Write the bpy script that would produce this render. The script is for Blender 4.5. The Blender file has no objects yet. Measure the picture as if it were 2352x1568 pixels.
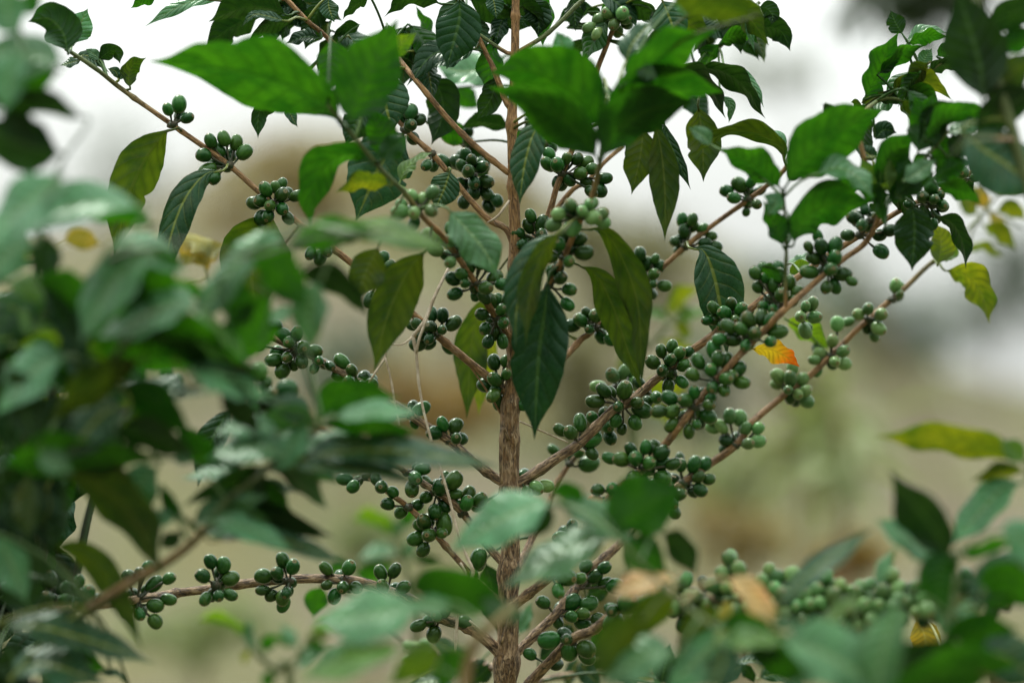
import bpy, math, random
import numpy as np
from mathutils import Vector, noise

random.seed(7)
PI = math.pi
sc = bpy.context.scene
COL = sc.collection

# ------------------------------------------------------------------ camera geometry
LENS, SENSOR, CAMZ, D0 = 85.0, 36.0, 1.25, 2.10
S = SENSOR / LENS / 2352.0                  # metres per picture unit at one metre
TILE = {0: (0, 0, 1.0)}
for _k in range(4):
    _x = (0, 551.25, 1102.5, 1653.75)[_k]
    TILE[1 + _k] = (_x, 0, .336); TILE[5 + _k] = (_x, 490, .336); TILE[9 + _k] = (_x, 1016.75, .3516)
TILE[13] = (367.5, 918.75, .3125)

def disp(t, x, y):
    o = TILE[t]
    return o[0] + x * o[2], o[1] + y * o[2]

def P(t, x, y, dd=0.0):
    """a place in the garden seen at (x, y) of survey sheet t, dd metres beyond the trunk"""
    px, py = disp(t, x, y); d = D0 + dd
    return Vector(((px - 1176) * S * d, d, CAMZ - (py - 784) * S * d))

CAM = Vector((0, 0, CAMZ))

# ------------------------------------------------------------------ object helpers
def link(o, parent=None):
    COL.objects.link(o)
    if parent is not None: o.parent = parent
    return o

def thing(name, label, cat, loc=(0, 0, 0), group=None):
    o = bpy.data.objects.new(name, None); o.empty_display_size = .05
    o.location = loc; link(o); o['label'] = label; o['category'] = cat
    if group: o['group'] = group
    return o

def world_loc(o):
    v = Vector(o.location)
    while o.parent is not None:
        o = o.parent; v += Vector(o.location)
    return v

def mesh_obj(name, V, F, mat, parent=None, origin=None, uv=None, attrs=None, smooth=True, label=None):
    base = world_loc(parent) if parent is not None else Vector((0, 0, 0))
    org = Vector(origin) if origin is not None else base
    V = np.asarray(V, dtype=float) - np.array(org)
    me = bpy.data.meshes.new(name)
    me.from_pydata(V.tolist(), [], F)
    if uv is not None:
        l = me.uv_layers.new(name='UVMap')
        idx = np.zeros(len(me.loops), dtype=np.int32); me.loops.foreach_get('vertex_index', idx)
        l.data.foreach_set('uv', np.asarray(uv, dtype=np.float32)[idx].ravel())
    for nm, (kind, data) in (attrs or {}).items():
        a = me.attributes.new(nm, kind, 'POINT')
        a.data.foreach_set('vector' if kind == 'FLOAT_VECTOR' else 'value', np.asarray(data, dtype=np.float32).ravel())
    if smooth: me.polygons.foreach_set('use_smooth', [True] * len(me.polygons))
    me.materials.append(mat); me.update()
    o = bpy.data.objects.new(name, me); o.location = org - base
    if label: o['label'] = label
    return link(o, parent)

def catmull(pts, n):
    """n points at even arc length along a smooth curve through pts (any number of columns)"""
    p = np.asarray(pts, dtype=float)
    if len(p) == 2: p = np.array([p[0], (p[0] + p[1]) / 2, p[1]])
    q = np.vstack([2 * p[0] - p[1], p, 2 * p[-1] - p[-2]])
    out = []
    for i in range(1, len(q) - 2):
        for t in np.linspace(0, 1, 24, endpoint=False):
            a, b, c, d = q[i - 1], q[i], q[i + 1], q[i + 2]
            out.append(.5 * (2 * b + (c - a) * t + (2 * a - 5 * b + 4 * c - d) * t * t + (3 * b - a - 3 * c + d) * t ** 3))
    out.append(q[-2]); out = np.array(out)
    L = np.concatenate([[0], np.cumsum(np.linalg.norm(np.diff(out[:, :3], axis=0), axis=1))])
    s = np.linspace(0, L[-1], n)
    return np.stack([np.interp(s, L, out[:, k]) for k in range(out.shape[1])], axis=1), L[-1]

def frames(c):
    t = np.gradient(c, axis=0); t /= np.linalg.norm(t, axis=1)[:, None] + 1e-12
    n = np.cross(t[0], [.31, .2, .93]);
    if np.linalg.norm(n) < 1e-3: n = np.cross(t[0], [1, 0, 0])
    N = []
    for k in t:
        n = n - k * np.dot(n, k); n /= np.linalg.norm(n) + 1e-12; N.append(n)
    N = np.array(N)
    return t, N, np.cross(t, N)

def tube_data(pts, radii, step=.004, sides=10, rough=0.0, knots=(), seed=0, flare=0.0):
    """verts, faces, bark coordinates and 0..1 position along a tapered knobbly stem"""
    c, L = catmull(np.column_stack([np.asarray(pts, float), np.asarray(radii, float)]), 2)
    n = max(6, int(L / step))
    c, L = catmull(np.column_stack([np.asarray(pts, float), np.asarray(radii, float)]), n)
    r = c[:, 3].copy(); c = c[:, :3]
    s = np.linspace(0, L, n)
    for kz, amp, wd in knots:
        r *= 1 + amp * np.exp(-((s - kz) / wd) ** 2)
    if flare: r *= 1 + flare * np.exp(-s / .012)
    t, N, B = frames(c)
    V, BC, T = [], [], []
    for i in range(n):
        for j in range(sides):
            a = 2 * PI * j / sides
            q = (math.cos(a), math.sin(a))
            rr = r[i]
            if rough:
                rr *= 1 + rough * noise.noise((q[0] * 4 + seed, q[1] * 4, s[i] * 22)) + .6 * rough * noise.noise((q[0] * 8 + seed, q[1] * 8, s[i] * 90))
            V.append(c[i] + rr * (q[0] * N[i] + q[1] * B[i]))
            BC.append((q[0] * r[i] + seed * .37, q[1] * r[i], s[i]))
            T.append(i / (n - 1))
    F = []
    for i in range(n - 1):
        for j in range(sides):
            k = (j + 1) % sides
            F.append((i * sides + j, i * sides + k, (i + 1) * sides + k, (i + 1) * sides + j))
    F.append(tuple(range(sides))[::-1]); F.append(tuple((n - 1) * sides + j for j in range(sides)))
    return V, F, BC, T, c, r

# ------------------------------------------------------------------ materials
def new_mat(name):
    m = bpy.data.materials.new(name); m.use_nodes = True
    nt = m.node_tree; nt.nodes.clear()
    return m, nt

class NT:
    def __init__(self, nt): self.nt = nt
    def n(self, typ, **kw):
        x = self.nt.nodes.new(typ)
        ins = kw.pop('ins', {})
        for k, v in kw.items(): setattr(x, k, v)
        for k, v in ins.items():
            if hasattr(v, 'is_linked') or isinstance(v, bpy.types.NodeSocket): self.nt.links.new(v, x.inputs[k])
            else: x.inputs[k].default_value = v
        return x
    def math(self, op, a, b=None, c=None, clamp=False):
        ins = {0: a}
        if b is not None: ins[1] = b
        if c is not None: ins[2] = c
        x = self.n('ShaderNodeMath', operation=op, ins=ins); x.use_clamp = clamp
        return x.outputs[0]
    def mix(self, f, a, b, mode='MIX'):
        x = self.n('ShaderNodeMix', data_type='RGBA', blend_type=mode)
        for k, v in ((0, f), (6, a), (7, b)):
            if isinstance(v, bpy.types.NodeSocket): self.nt.links.new(v, x.inputs[k])
            elif k == 0: x.inputs[0].default_value = v
            else: x.inputs[k].default_value = (*v[:3], 1)
        return x.outputs[2]
    def ramp(self, f, stops, interp='LINEAR'):
        x = self.n('ShaderNodeValToRGB', ins={0: f}); e = x.color_ramp.elements
        x.color_ramp.interpolation = interp
        while len(e) > 1: e.remove(e[-1])
        for i, (p, cc) in enumerate(stops):
            k = e[0] if i == 0 else e.new(p)
            k.position = p; k.color = (*cc, 1) if len(cc) == 3 else cc
        return x.outputs[0]
    def smooth(self, v, a, b):
        x = self.n('ShaderNodeMapRange', interpolation_type='SMOOTHSTEP', ins={0: v, 1: a, 2: b, 3: 0.0, 4: 1.0})
        return x.outputs[0]
    def noise(self, vec, scale, detail=3, rough=.55, dist=0.0):
        x = self.n('ShaderNodeTexNoise', ins={'Vector': vec, 'Scale': scale, 'Detail': detail, 'Roughness': rough, 'Distortion': dist})
        return x.outputs[0]
    def out(self, sh):
        o = self.n('ShaderNodeOutputMaterial'); self.nt.links.new(sh, o.inputs[0])

NV, KV = 9.0, 1.5                           # lateral veins per leaf, and how far they sweep forward

def leaf_mat(name, top, under, glow, vein, trans=.4, rough=.36, blotch=None, blotch_amt=0.0, spots=0.25, ramp_end=None, spec=.5):
    m, nt = new_mat(name); g = NT(nt)
    uv = g.n('ShaderNodeUVMap').outputs[0]
    sep = g.n('ShaderNodeSeparateXYZ', ins={0: uv}); u, v = sep.outputs[0], sep.outputs[1]
    a = g.math('MULTIPLY', g.math('ABSOLUTE', g.math('SUBTRACT', v, .5)), 2.0)
    oc = g.n('ShaderNodeTexCoord').outputs['Object']
    ph = g.math('SUBTRACT', g.math('MULTIPLY', u, NV), g.math('MULTIPLY', a, KV))
    ph = g.math('ADD', ph, g.math('MULTIPLY', g.noise(oc, 24, 2, .5), .9))
    d = g.math('MULTIPLY', g.math('ABSOLUTE', g.math('SUBTRACT', g.math('FRACT', ph), .5)), 2.0)
    lat = g.math('MULTIPLY', g.smooth(d, .80, 1.0), g.smooth(a, 1.0, .55))
    mid = g.smooth(a, .10, .035)
    veins = g.math('MAXIMUM', mid, g.math('MULTIPLY', lat, .32), clamp=True)
    oc = g.n('ShaderNodeTexCoord').outputs['Object']
    rnd = g.math('FRACT', g.math('ADD', g.n('ShaderNodeObjectInfo').outputs['Random'], g.n('ShaderNodeAttribute', attribute_name='vary').outputs['Fac']))
    n1 = g.noise(oc, 38, 4, .6)
    n2 = g.noise(oc, 300, 3, .6)
    back = g.n('ShaderNodeNewGeometry').outputs['Backfacing']
    base = g.mix(back, top, under)
    hsv = g.n('ShaderNodeHueSaturation', ins={'Hue': g.math('MULTIPLY_ADD', rnd, .035, .482), 'Saturation': g.math('MULTIPLY_ADD', n1, .35, .8),
              'Value': g.math('MULTIPLY_ADD', n1, 1.3, g.math('MULTIPLY_ADD', rnd, .5, .15)), 'Color': base})
    colr = hsv.outputs[0]
    if blotch is not None:
        bm = g.math('MULTIPLY', g.smooth(g.noise(oc, 55, 3, .6), .5, .72), blotch_amt)
        colr = g.mix(bm, colr, blotch)
    if ramp_end is not None:
        colr = g.mix(g.smooth(g.math('ADD', u, g.math('MULTIPLY', n1, .5)), .6, 1.15), colr, ramp_end)
        glow_c = g.mix(g.smooth(g.math('ADD', u, g.math('MULTIPLY', n1, .5)), .6, 1.15), glow, ramp_end)
    else:
        glow_c = g.mix(g.smooth(n1, .3, .7), [glow[0] * .5, glow[1] * .62, glow[2] * .6], [glow[0] * 1.9, glow[1] * 1.3, glow[2]])
    qt = g.math('MULTIPLY', g.math('POWER', d, 1.6), g.smooth(a, .0, .25))  # quilting shading painted into the colour, darker toward the side veins
    colr = g.mix(g.math('MULTIPLY', qt, .34), colr, g.mix(1.0, colr, (.42, .45, .42), 'MULTIPLY'))
    colr = g.mix(veins, colr, vein)
    sp = g.math('MULTIPLY', g.smooth(g.noise(oc, 190, 2, .5), .72, .78), spots)
    colr = g.mix(sp, colr, (.22, .15, .08))
    h = g.math('ADD', g.math('MULTIPLY', n2, .35), g.math('MULTIPLY', g.math('SUBTRACT', 1.0, g.math('POWER', d, 2.0)), .8))
    bump = g.n('ShaderNodeBump', ins={'Strength': .5, 'Distance': .0016, 'Height': h})
    rg = g.math('ADD', g.math('MULTIPLY_ADD', n2, .2, rough - .1), g.math('MULTIPLY', back, .2))
    bs = g.n('ShaderNodeBsdfPrincipled', ins={'Base Color': colr, 'Roughness': rg, 'IOR': 1.48, 'Specular IOR Level': spec, 'Specular Tint': (.62, .95, .74, 1), 'Normal': bump.outputs[0]})
    gl = g.mix(g.math('MULTIPLY_ADD', veins, .5, g.math('MULTIPLY', qt, .38), clamp=True), glow_c, [x * .4 for x in glow])
    tr = g.n('ShaderNodeBsdfTranslucent', ins={'Color': gl, 'Normal': bump.outputs[0]})
    mx = g.n('ShaderNodeMixShader', ins={0: trans, 1: bs.outputs[0], 2: tr.outputs[0]})
    g.out(mx.outputs[0])
    return m

def bark_mat():
    m, nt = new_mat('coffee_bark'); g = NT(nt)
    bc = g.n('ShaderNodeAttribute', attribute_name='bark').outputs['Vector']
    old = g.n('ShaderNodeAttribute', attribute_name='old').outputs['Fac']
    grn = g.n('ShaderNodeAttribute', attribute_name='green').outputs['Fac']
    wob = g.n('ShaderNodeVectorMath', operation='MULTIPLY_ADD', ins={0: g.n('ShaderNodeTexNoise', ins={'Vector': bc, 'Scale': 45, 'Detail': 2}).outputs['Color'], 1: (.003, .003, 0), 2: bc}).outputs[0]
    mp = g.n('ShaderNodeMapping', ins={'Vector': wob, 'Scale': (1, 1, .15)}).outputs[0]
    mp2 = g.n('ShaderNodeMapping', ins={'Vector': wob, 'Scale': (1, 1, .4)}).outputs[0]
    fib = g.noise(mp, 800, 5, .65, .2)
    flk = g.noise(mp2, 230, 5, .62, .5)
    r1 = g.math('ABSOLUTE', g.math('SUBTRACT', g.noise(mp, 420, 3, .55), .5))
    crack = g.math('MULTIPLY', g.smooth(r1, .045, .0), g.smooth(g.noise(bc, 60, 2, .5), .35, .55))
    young = g.ramp(fib, [(.25, (.075, .034, .009)), (.5, (.25, .130, .040)), (.75, (.47, .29, .115))])
    grey = g.ramp(g.math('ADD', g.math('MULTIPLY', flk, .6), g.math('MULTIPLY', fib, .4)), [(.34, (.022, .013, .006)), (.44, (.10, .06, .026)), (.54, (.31, .205, .105)), (.66, (.56, .42, .26))])
    om = g.smooth(g.math('ADD', old, g.math('MULTIPLY', g.math('SUBTRACT', flk, .5), 1.3)), .3, .7)
    c = g.mix(om, young, grey)
    c = g.mix(g.math('MULTIPLY', crack, g.math('MULTIPLY_ADD', om, .55, .35)), c, (.02, .011, .006))
    c = g.mix(grn, c, g.mix(fib, (.05, .085, .016), (.12, .15, .04)))
    h = g.math('SUBTRACT', g.math('ADD', g.math('MULTIPLY', fib, .5), g.math('MULTIPLY', flk, om)), g.math('MULTIPLY', crack, .8))
    b = g.n('ShaderNodeBump', ins={'Strength': .9, 'Distance': .0022, 'Height': h})
    bs = g.n('ShaderNodeBsdfPrincipled', ins={'Base Color': c, 'Roughness': .6, 'Normal': b.outputs[0]})
    g.out(bs.outputs[0]); return m

def berry_mat(name, c1, c2, blush=(.16, .09, .03), blush_amt=.3):
    m, nt = new_mat(name); g = NT(nt)
    oc = g.n('ShaderNodeAttribute', attribute_name='local').outputs['Vector']
    rnd = g.math('FRACT', g.math('ADD', g.n('ShaderNodeObjectInfo').outputs['Random'], g.n('ShaderNodeAttribute', attribute_name='vary').outputs['Fac']))
    sep = g.n('ShaderNodeSeparateXYZ', ins={0: oc})
    x, y, z = sep.outputs
    rr = g.math('SQRT', g.math('ADD', g.math('MULTIPLY', x, x), g.math('MULTIPLY', y, y)))
    off = g.n('ShaderNodeCombineXYZ', ins={0: g.math('MULTIPLY', rnd, 7.0), 1: g.math('MULTIPLY', rnd, 3.0), 2: 0.0}).outputs[0]
    ov = g.n('ShaderNodeVectorMath', operation='ADD', ins={0: oc, 1: off}).outputs[0]
    st = g.noise(g.n('ShaderNodeMapping', ins={'Vector': ov, 'Scale': (1, 1, .25)}).outputs[0], 420, 3, .6)
    bl = g.noise(ov, 110, 3, .6)
    c = g.mix(g.smooth(g.math('ADD', g.math('MULTIPLY', st, .6), g.math('MULTIPLY', bl, .4)), .3, .7), c1, c2)
    c = g.n('ShaderNodeHueSaturation', ins={'Hue': g.math('MULTIPLY_ADD', g.math('FRACT', g.math('MULTIPLY', rnd, 7.3)), -.06, .515), 'Saturation': 1.0, 'Value': g.math('MULTIPLY_ADD', rnd, .9, .55), 'Color': c}).outputs[0]
    c = g.mix(g.math('MULTIPLY', g.math('MULTIPLY', g.smooth(bl, .55, .75), g.smooth(z, .001, .007)), blush_amt), c, blush)
    top = g.smooth(z, .0050, .0060)
    ring = g.math('MULTIPLY', top, g.smooth(rr, .0021, .0014))
    c = g.mix(g.math('MULTIPLY', ring, .75), c, (.17, .12, .05))
    c = g.mix(g.math('MULTIPLY', top, g.smooth(rr, .0007, .0003)), c, (.015, .01, .006))
    b = g.n('ShaderNodeBump', ins={'Strength': .25, 'Distance': .0006, 'Height': g.math('ADD', st, bl)})
    bs = g.n('ShaderNodeBsdfPrincipled', ins={'Base Color': c, 'Roughness': g.math('MULTIPLY_ADD', bl, .2, .13), 'IOR': 1.42, 'Specular Tint': (.7, .95, .75, 1), 'Normal': b.outputs[0], 'Subsurface Weight': .0})
    g.out(bs.outputs[0]); return m

def plain_mat(name, c1, c2, scale=30, rough=.7, trans=0.0, glow=None, bump=.3):
    m, nt = new_mat(name); g = NT(nt)
    oc = g.n('ShaderNodeTexCoord').outputs['Object']
    n1 = g.noise(oc, scale, 4, .6)
    c = g.mix(g.smooth(n1, .3, .7), c1, c2)
    b = g.n('ShaderNodeBump', ins={'Strength': bump, 'Distance': .01, 'Height': n1})
    bs = g.n('ShaderNodeBsdfPrincipled', ins={'Base Color': c, 'Roughness': rough, 'Normal': b.outputs[0]})
    sh = bs.outputs[0]
    if trans:
        tr = g.n('ShaderNodeBsdfTranslucent', ins={'Color': (*glow, 1)})
        sh = g.n('ShaderNodeMixShader', ins={0: trans, 1: sh, 2: tr.outputs[0]}).outputs[0]
    g.out(sh); return m

M = {
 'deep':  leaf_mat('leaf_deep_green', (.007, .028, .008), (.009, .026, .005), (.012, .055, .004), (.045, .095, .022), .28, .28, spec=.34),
 'painted_shade': leaf_mat('leaf_painted_shade', (.003, .012, .003), (.004, .011, .003), (.006, .03, .002), (.012, .025, .006), .15, .5, spots=0.0, spec=.12),  # deep shade of the lower left painted into a near-black leaf colour
 'teal':  leaf_mat('leaf_blue_green', (.015, .050, .020), (.028, .06, .026), (.015, .07, .012), (.16, .19, .035), .2, .28, (.075, .08, .014), .35, spec=.45),
 'pale':  leaf_mat('leaf_grey_green', (.062, .168, .064), (.062, .16, .055), (.03, .15, .02), (.13, .21, .08), .22, .27),
 'green': leaf_mat('leaf_fresh_green', (.012, .055, .006), (.008, .034, .003), (.02, .125, .003), (.03, .085, .008), .5, .32, spec=.4),
 'olive': leaf_mat('leaf_olive', (.018, .042, .007), (.018, .036, .005), (.042, .10, .003), (.085, .105, .018), .42, .38, (.085, .075, .01), .5, spec=.4),
 'lime':  leaf_mat('leaf_lime', (.06, .15, .018), (.06, .14, .018), (.10, .24, .006), (.14, .24, .04), .45, .4),
 'yellowgreen': leaf_mat('leaf_yellow_green', (.085, .13, .012), (.075, .12, .012), (.13, .21, .005), (.17, .21, .04), .45, .42, (.04, .09, .01), .6),
 'yellow': leaf_mat('leaf_yellow', (.26, .23, .03), (.24, .22, .035), (.32, .28, .02), (.32, .32, .1), .4, .45, (.12, .15, .02), .7),
 'orange': leaf_mat('leaf_orange', (.28, .25, .02), (.3, .24, .03), (.6, .42, .01), (.3, .24, .04), .42, .45, (.4, .1, .01), .5, .25, (.62, .11, .005)),
 'peach': leaf_mat('leaf_peach', (.5, .33, .12), (.5, .34, .15), (.6, .42, .12), (.5, .4, .2), .3, .5, (.6, .22, .1), .7, .25),
}
BARK = bark_mat()
BERRY = {
 'green': berry_mat('berry_green', (.007, .044, .006), (.022, .088, .012), (.15, .09, .03), .45),
 'light': berry_mat('berry_pale_green', (.045, .13, .032), (.11, .22, .07), (.2, .12, .05), .5),
 'dark':  berry_mat('berry_dark_green', (.006, .034, .007), (.016, .064, .012)),
 'orange': berry_mat('berry_orange', (.5, .13, .03), (.62, .24, .06)),
}
DARKSTEM = plain_mat('dark_stem', (.02, .03, .010), (.05, .05, .02), 60, .6)  # dark olive-brown, so the shrub stems stand out less
STALK = plain_mat('fruit_stalk', (.018, .045, .014), (.055, .04, .018), 200, .6)
STRAW = plain_mat('dry_straw', (.36, .28, .19), (.58, .49, .37), 130, .75)

# ------------------------------------------------------------------ leaf
_PU = [0, .05, .085, .12, .18, .27, .37, .47, .57, .67, .76, .84, .90, .95, 1]
_PW = [.018, .02, .11, .3, .57, .85, .98, 1, .95, .81, .59, .34, .16, .065, .004]

def leaf_geo(pts, W, n0, rng, fold=.12, curl=.18, wave=.15, nu=40, nh=6, bites=1, sharp=1.0):
    c, L = catmull(pts, nu)
    t = np.gradient(c, axis=0); t /= np.linalg.norm(t, axis=1)[:, None] + 1e-12
    u = np.linspace(0, 1, nu)
    f = np.interp(u, _PU, _PW) ** sharp
    sh = rng.uniform(-.06, .06)
    vs = np.linspace(-1, 1, 2 * nh + 1)
    k1, k2 = rng.uniform(1.6, 2.8), rng.uniform(1.6, 2.8)
    p1, p2 = rng.uniform(0, 6.3), rng.uniform(0, 6.3)
    fl = np.ones(nu); fr = np.ones(nu)
    for _ in range(bites):
        if rng.random() < .55:
            q, w, am = rng.uniform(.3, .9), rng.uniform(.012, .04), rng.uniform(.1, .35)
            tgt = fl if rng.random() < .5 else fr
            tgt *= 1 - am * np.exp(-((u - q) / w) ** 2)
    jag = np.array([noise.noise((x * 14 + p1, p2, 0)) for x in u]) * .06
    twist = rng.uniform(-.45, .45)
    V, UV = [], []
    for i in range(nu):
        n = n0 - t[i] * np.dot(n0, t[i]); n /= np.linalg.norm(n) + 1e-12
        s = np.cross(t[i], n)
        a = twist * (u[i] - .3)
        n, s = n * math.cos(a) + s * math.sin(a), s * math.cos(a) - n * math.sin(a)
        for v in vs:
            av = abs(v); left = v < 0
            w = W * .5 * f[i] * ((fl if left else fr)[i]) * (1 + (jag[i] if left else -jag[i])) * (1 + (sh if left else -sh))
            kk, pp = (k1, p1) if left else (k2, p2)
            ph = (u[i] * NV - av * KV) % 1.0
            q = 1 - (abs(ph - .5) * 2) ** 2.2
            env = min(1, f[i] * 1.3)
            h = av * w * math.sin(fold) - curl * av * av * w + wave * W * .5 * env * av ** 1.7 * math.sin(2 * PI * kk * u[i] + pp)
            h += .022 * W * q * env * min(1, av * 3) * (1 - av ** 3)
            V.append(c[i] + s * (v * w * math.cos(fold)) + n * h)
            UV.append((u[i], v * .5 + .5))
    m = len(vs); F = []
    for i in range(nu - 1):
        for j in range(m - 1):
            F.append((i * m + j, i * m + j + 1, (i + 1) * m + j + 1, (i + 1) * m + j))
    return V, F, UV, c, L
# ------------------------------------------------------------------ plants
PLANTS = []
class Plant:
    def __init__(self, name, label, cat, foot, group=None, seed=1):
        self.t = thing(name, label, cat, foot, group); self.skel = []; self.rng = random.Random(seed); self.k = seed
        self.foot = Vector(foot); self.stems = 0; self.leaves = []; PLANTS.append(self)

def stem(pl, pts, radii, old=(.5, .1), green=1.2, name='branch', step=.005, sides=10, rough=.12, knots=(), flare=0.0, label=None, skel=True, mat=None):
    pl.k += 1
    V, F, BC, T, c, r = tube_data(pts, radii, step, sides, rough, knots, pl.k, flare)
    T = np.array(T)
    o = mesh_obj(name, V, F, mat or BARK, pl.t, origin=pts[0], attrs={
        'bark': ('FLOAT_VECTOR', BC), 'old': ('FLOAT', old[0] + (old[1] - old[0]) * np.minimum(1, T * 1.6)),
        'green': ('FLOAT', np.clip((T - green) / .15, 0, 1))}, label=label)
    if skel:
        for q in c[::2]: pl.skel.append(Vector(q))
    return o

def branch(pl, t, pts, r, old=(.5, .1), green=1.2, knots=None, **kw):
    w = [P(t, *p) for p in pts]
    k = TILE[0][2]
    rr = [(r[0] + (r[1] - r[0]) * i / (len(pts) - 1)) * S * (D0 + (pts[i][2] if len(pts[i]) > 2 else 0)) for i in range(len(pts))]
    L = sum((w[i + 1] - w[i]).length for i in range(len(w) - 1))
    if knots is None:
        knots = []; z = pl.rng.uniform(.02, .05)
        while z < L:
            knots.append((z, pl.rng.uniform(.12, .32), .0028)); z += pl.rng.uniform(.035, .06)
    return stem(pl, w, rr, old, green, knots=knots, **kw)

def nearest(pl, q):
    b = min(pl.skel, key=lambda s: (s - q).length_squared) if pl.skel else q
    return b

def leaf(pl, t, pts, w, tilt, mat, dd=0.0, bend=0.0, join=True, fold=None, wave=.15, curl=.18, bites=1, nu=40, nh=6, label=None, sharp=1.0, name='leaf', snap=False):
    rng = random.Random(hash((t, tuple(pts[0]), tuple(pts[-1]))) & 0xffffff)
    w = w * (1.22 if dd < -.2 else 1.2 if dd < -.1 else 1.08)
    if dd < -.2: pts = list(pts[:-1]) + [tuple(np.array(pts[-1][:2], float) + .22 * (np.array(pts[-1][:2], float) - np.array(pts[0][:2], float))) + tuple(pts[-1][2:])]
    if dd < -.2: wave *= .6
    q = []
    for i, p in enumerate(pts):
        e = p[2] if len(p) > 2 else bend * (i / (len(pts) - 1)) ** 1.3
        q.append(P(t, p[0], p[1], dd + e))
    if snap:
        nb = nearest(pl, q[0]); far = (nb - q[0]).length
        if far > .03: q = [p + (nb - q[0]) * (1 - .03 / far) for p in q]
    ch = (q[-1] - q[0]); mid = (q[0] + q[-1]) / 2
    L = sum((q[i + 1] - q[i]).length for i in range(len(q) - 1))
    view = (CAM - mid).normalized()
    s = ch.cross(view).normalized()
    if s.z < 0: s = -s
    d = D0 + dd; wa = w * TILE[t][2] * S * d
    need = wa / (.60 * L)                                    # a broad blade must lie flatter to the view
    cs = math.cos(math.radians(tilt))
    if abs(cs) < need: cs = math.copysign(min(.98, need), cs)
    a = math.acos(cs)
    n0 = np.array(view * math.cos(a) + s * math.sin(a))
    d = D0 + dd
    W = wa / max(abs(cs), .42)
    W = min(W, .74 * L)
    V, F, UV, c, L = leaf_geo([list(p) for p in q], W, n0, rng, rng.uniform(.08, .42) if fold is None else fold, curl, wave, nu, nh, bites, sharp)
    mt = M[mat]; base = q[0]
    if join and pl.skel:
        b = nearest(pl, base)
        if (b - base).length > .002:
            r0 = .0011
            m1 = b.lerp(base, .5) + Vector((0, 0, .08 * (b - base).length))
            tV, tF, _, _, _, _ = tube_data([b, m1, base, base + (q[1] - q[0]).normalized() * min(.01, L * .1)], [r0 * 1.3, r0, r0, r0 * .6], .006, 6)
            o = len(V); V = list(V) + tV; F = F + [tuple(i + o for i in f) for f in tF]; UV = list(UV) + [(.03, .5)] * len(tV)
    o = mesh_obj(name, V, F, mt, pl.t, origin=base, uv=UV, label=label)
    pl.leaves.append(o); return o

# berries ------------------------------------------------------------
def berry_mesh(name, mat, hl, hw, seed):
    V, F = [], []; NU, NR = 18, 14
    rng = random.Random(seed); skew = rng.uniform(-.0006, .0006)
    prof = []
    for i in range(NR + 1):
        th = PI * i / NR
        z = -math.cos(th) * hl; r = math.sin(th) ** .92 * hw
        if i == NR - 1: r *= .92
        prof.append((z, r))
    prof[-1] = (hl * .95, 0)
    for i, (z, r) in enumerate(prof):
        if i in (0, NR): V.append((0, 0, z)); continue
        for j in range(NU):
            a = 2 * PI * j / NU
            k = 1 + .022 * math.cos(2 * a + seed) + .012 * math.cos(3 * a)
            V.append((r * k * math.cos(a) + skew * (1 - (z / hl) ** 2), r * k * math.sin(a) * .96, z))
    for j in range(NU):
        F.append((0, 1 + (j + 1) % NU, 1 + j))
    for i in range(NR - 2):
        for j in range(NU):
            a, b = 1 + i * NU + j, 1 + i * NU + (j + 1) % NU
            F.append((a, b, b + NU, a + NU))
    e = len(V) - 1; o = 1 + (NR - 2) * NU
    for j in range(NU): F.append((o + j, o + (j + 1) % NU, e))
    me = bpy.data.meshes.new(name); me.from_pydata(V, [], F)
    at = me.attributes.new('local', 'FLOAT_VECTOR', 'POINT'); at.data.foreach_set('vector', np.array(V, dtype=np.float32).ravel())
    me.polygons.foreach_set('use_smooth', [True] * len(F)); me.materials.append(mat); me.update()
    return me
BM = {k: [berry_mesh('berry', m, .0070, .0056, 1), berry_mesh('berry', m, .0068, .0058, 2), berry_mesh('berry', m, .0073, .0054, 3)] for k, m in BERRY.items()}

CLUSTERS = []; BERRIES = {}
def cluster(pl, t, node, pts, dd=0.0, mat='green', ndd=None, push=.6):
    """berries on short stalks round one node of a branch; pts are berry centres"""
    rng = random.Random(int(node[0] * 7 + node[1] * 13 + t))
    b = nearest(pl, P(t, *node, dd)); n0 = P(t, *node, dd)
    if (b - n0).length < .03: n0 = b
    d = n0.y
    items = []
    for p in pts:
        px, py = disp(t, p[0], p[1])
        c = Vector(((px - 1176) * S * d, d, CAMZ - (py - 784) * S * d))
        off = (c - n0); R = .0160; o = off.length
        y = -math.sqrt(max(0.0, R * R - o * o)) if o < R else rng.uniform(-.006, .006)
        if o > .008 and rng.random() < .25: y = -y * .6
        m = mat; sc_ = rng.uniform(.93, 1.2)
        for x in p[2:]:
            if isinstance(x, str): m = x
            else: sc_ = x * TILE[t][2] / 32.5
        items.append([c + Vector((0, y, 0)), sc_ , m])
    for _ in range(3 if len(pts) > 5 else 1):
        items.append([n0 + Vector((rng.uniform(-.011, .011), rng.uniform(.004, .013), rng.uniform(-.012, .012))), rng.uniform(.85, 1.05), 'dark'])
    CLUSTERS.append([pl, n0, items])

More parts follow.
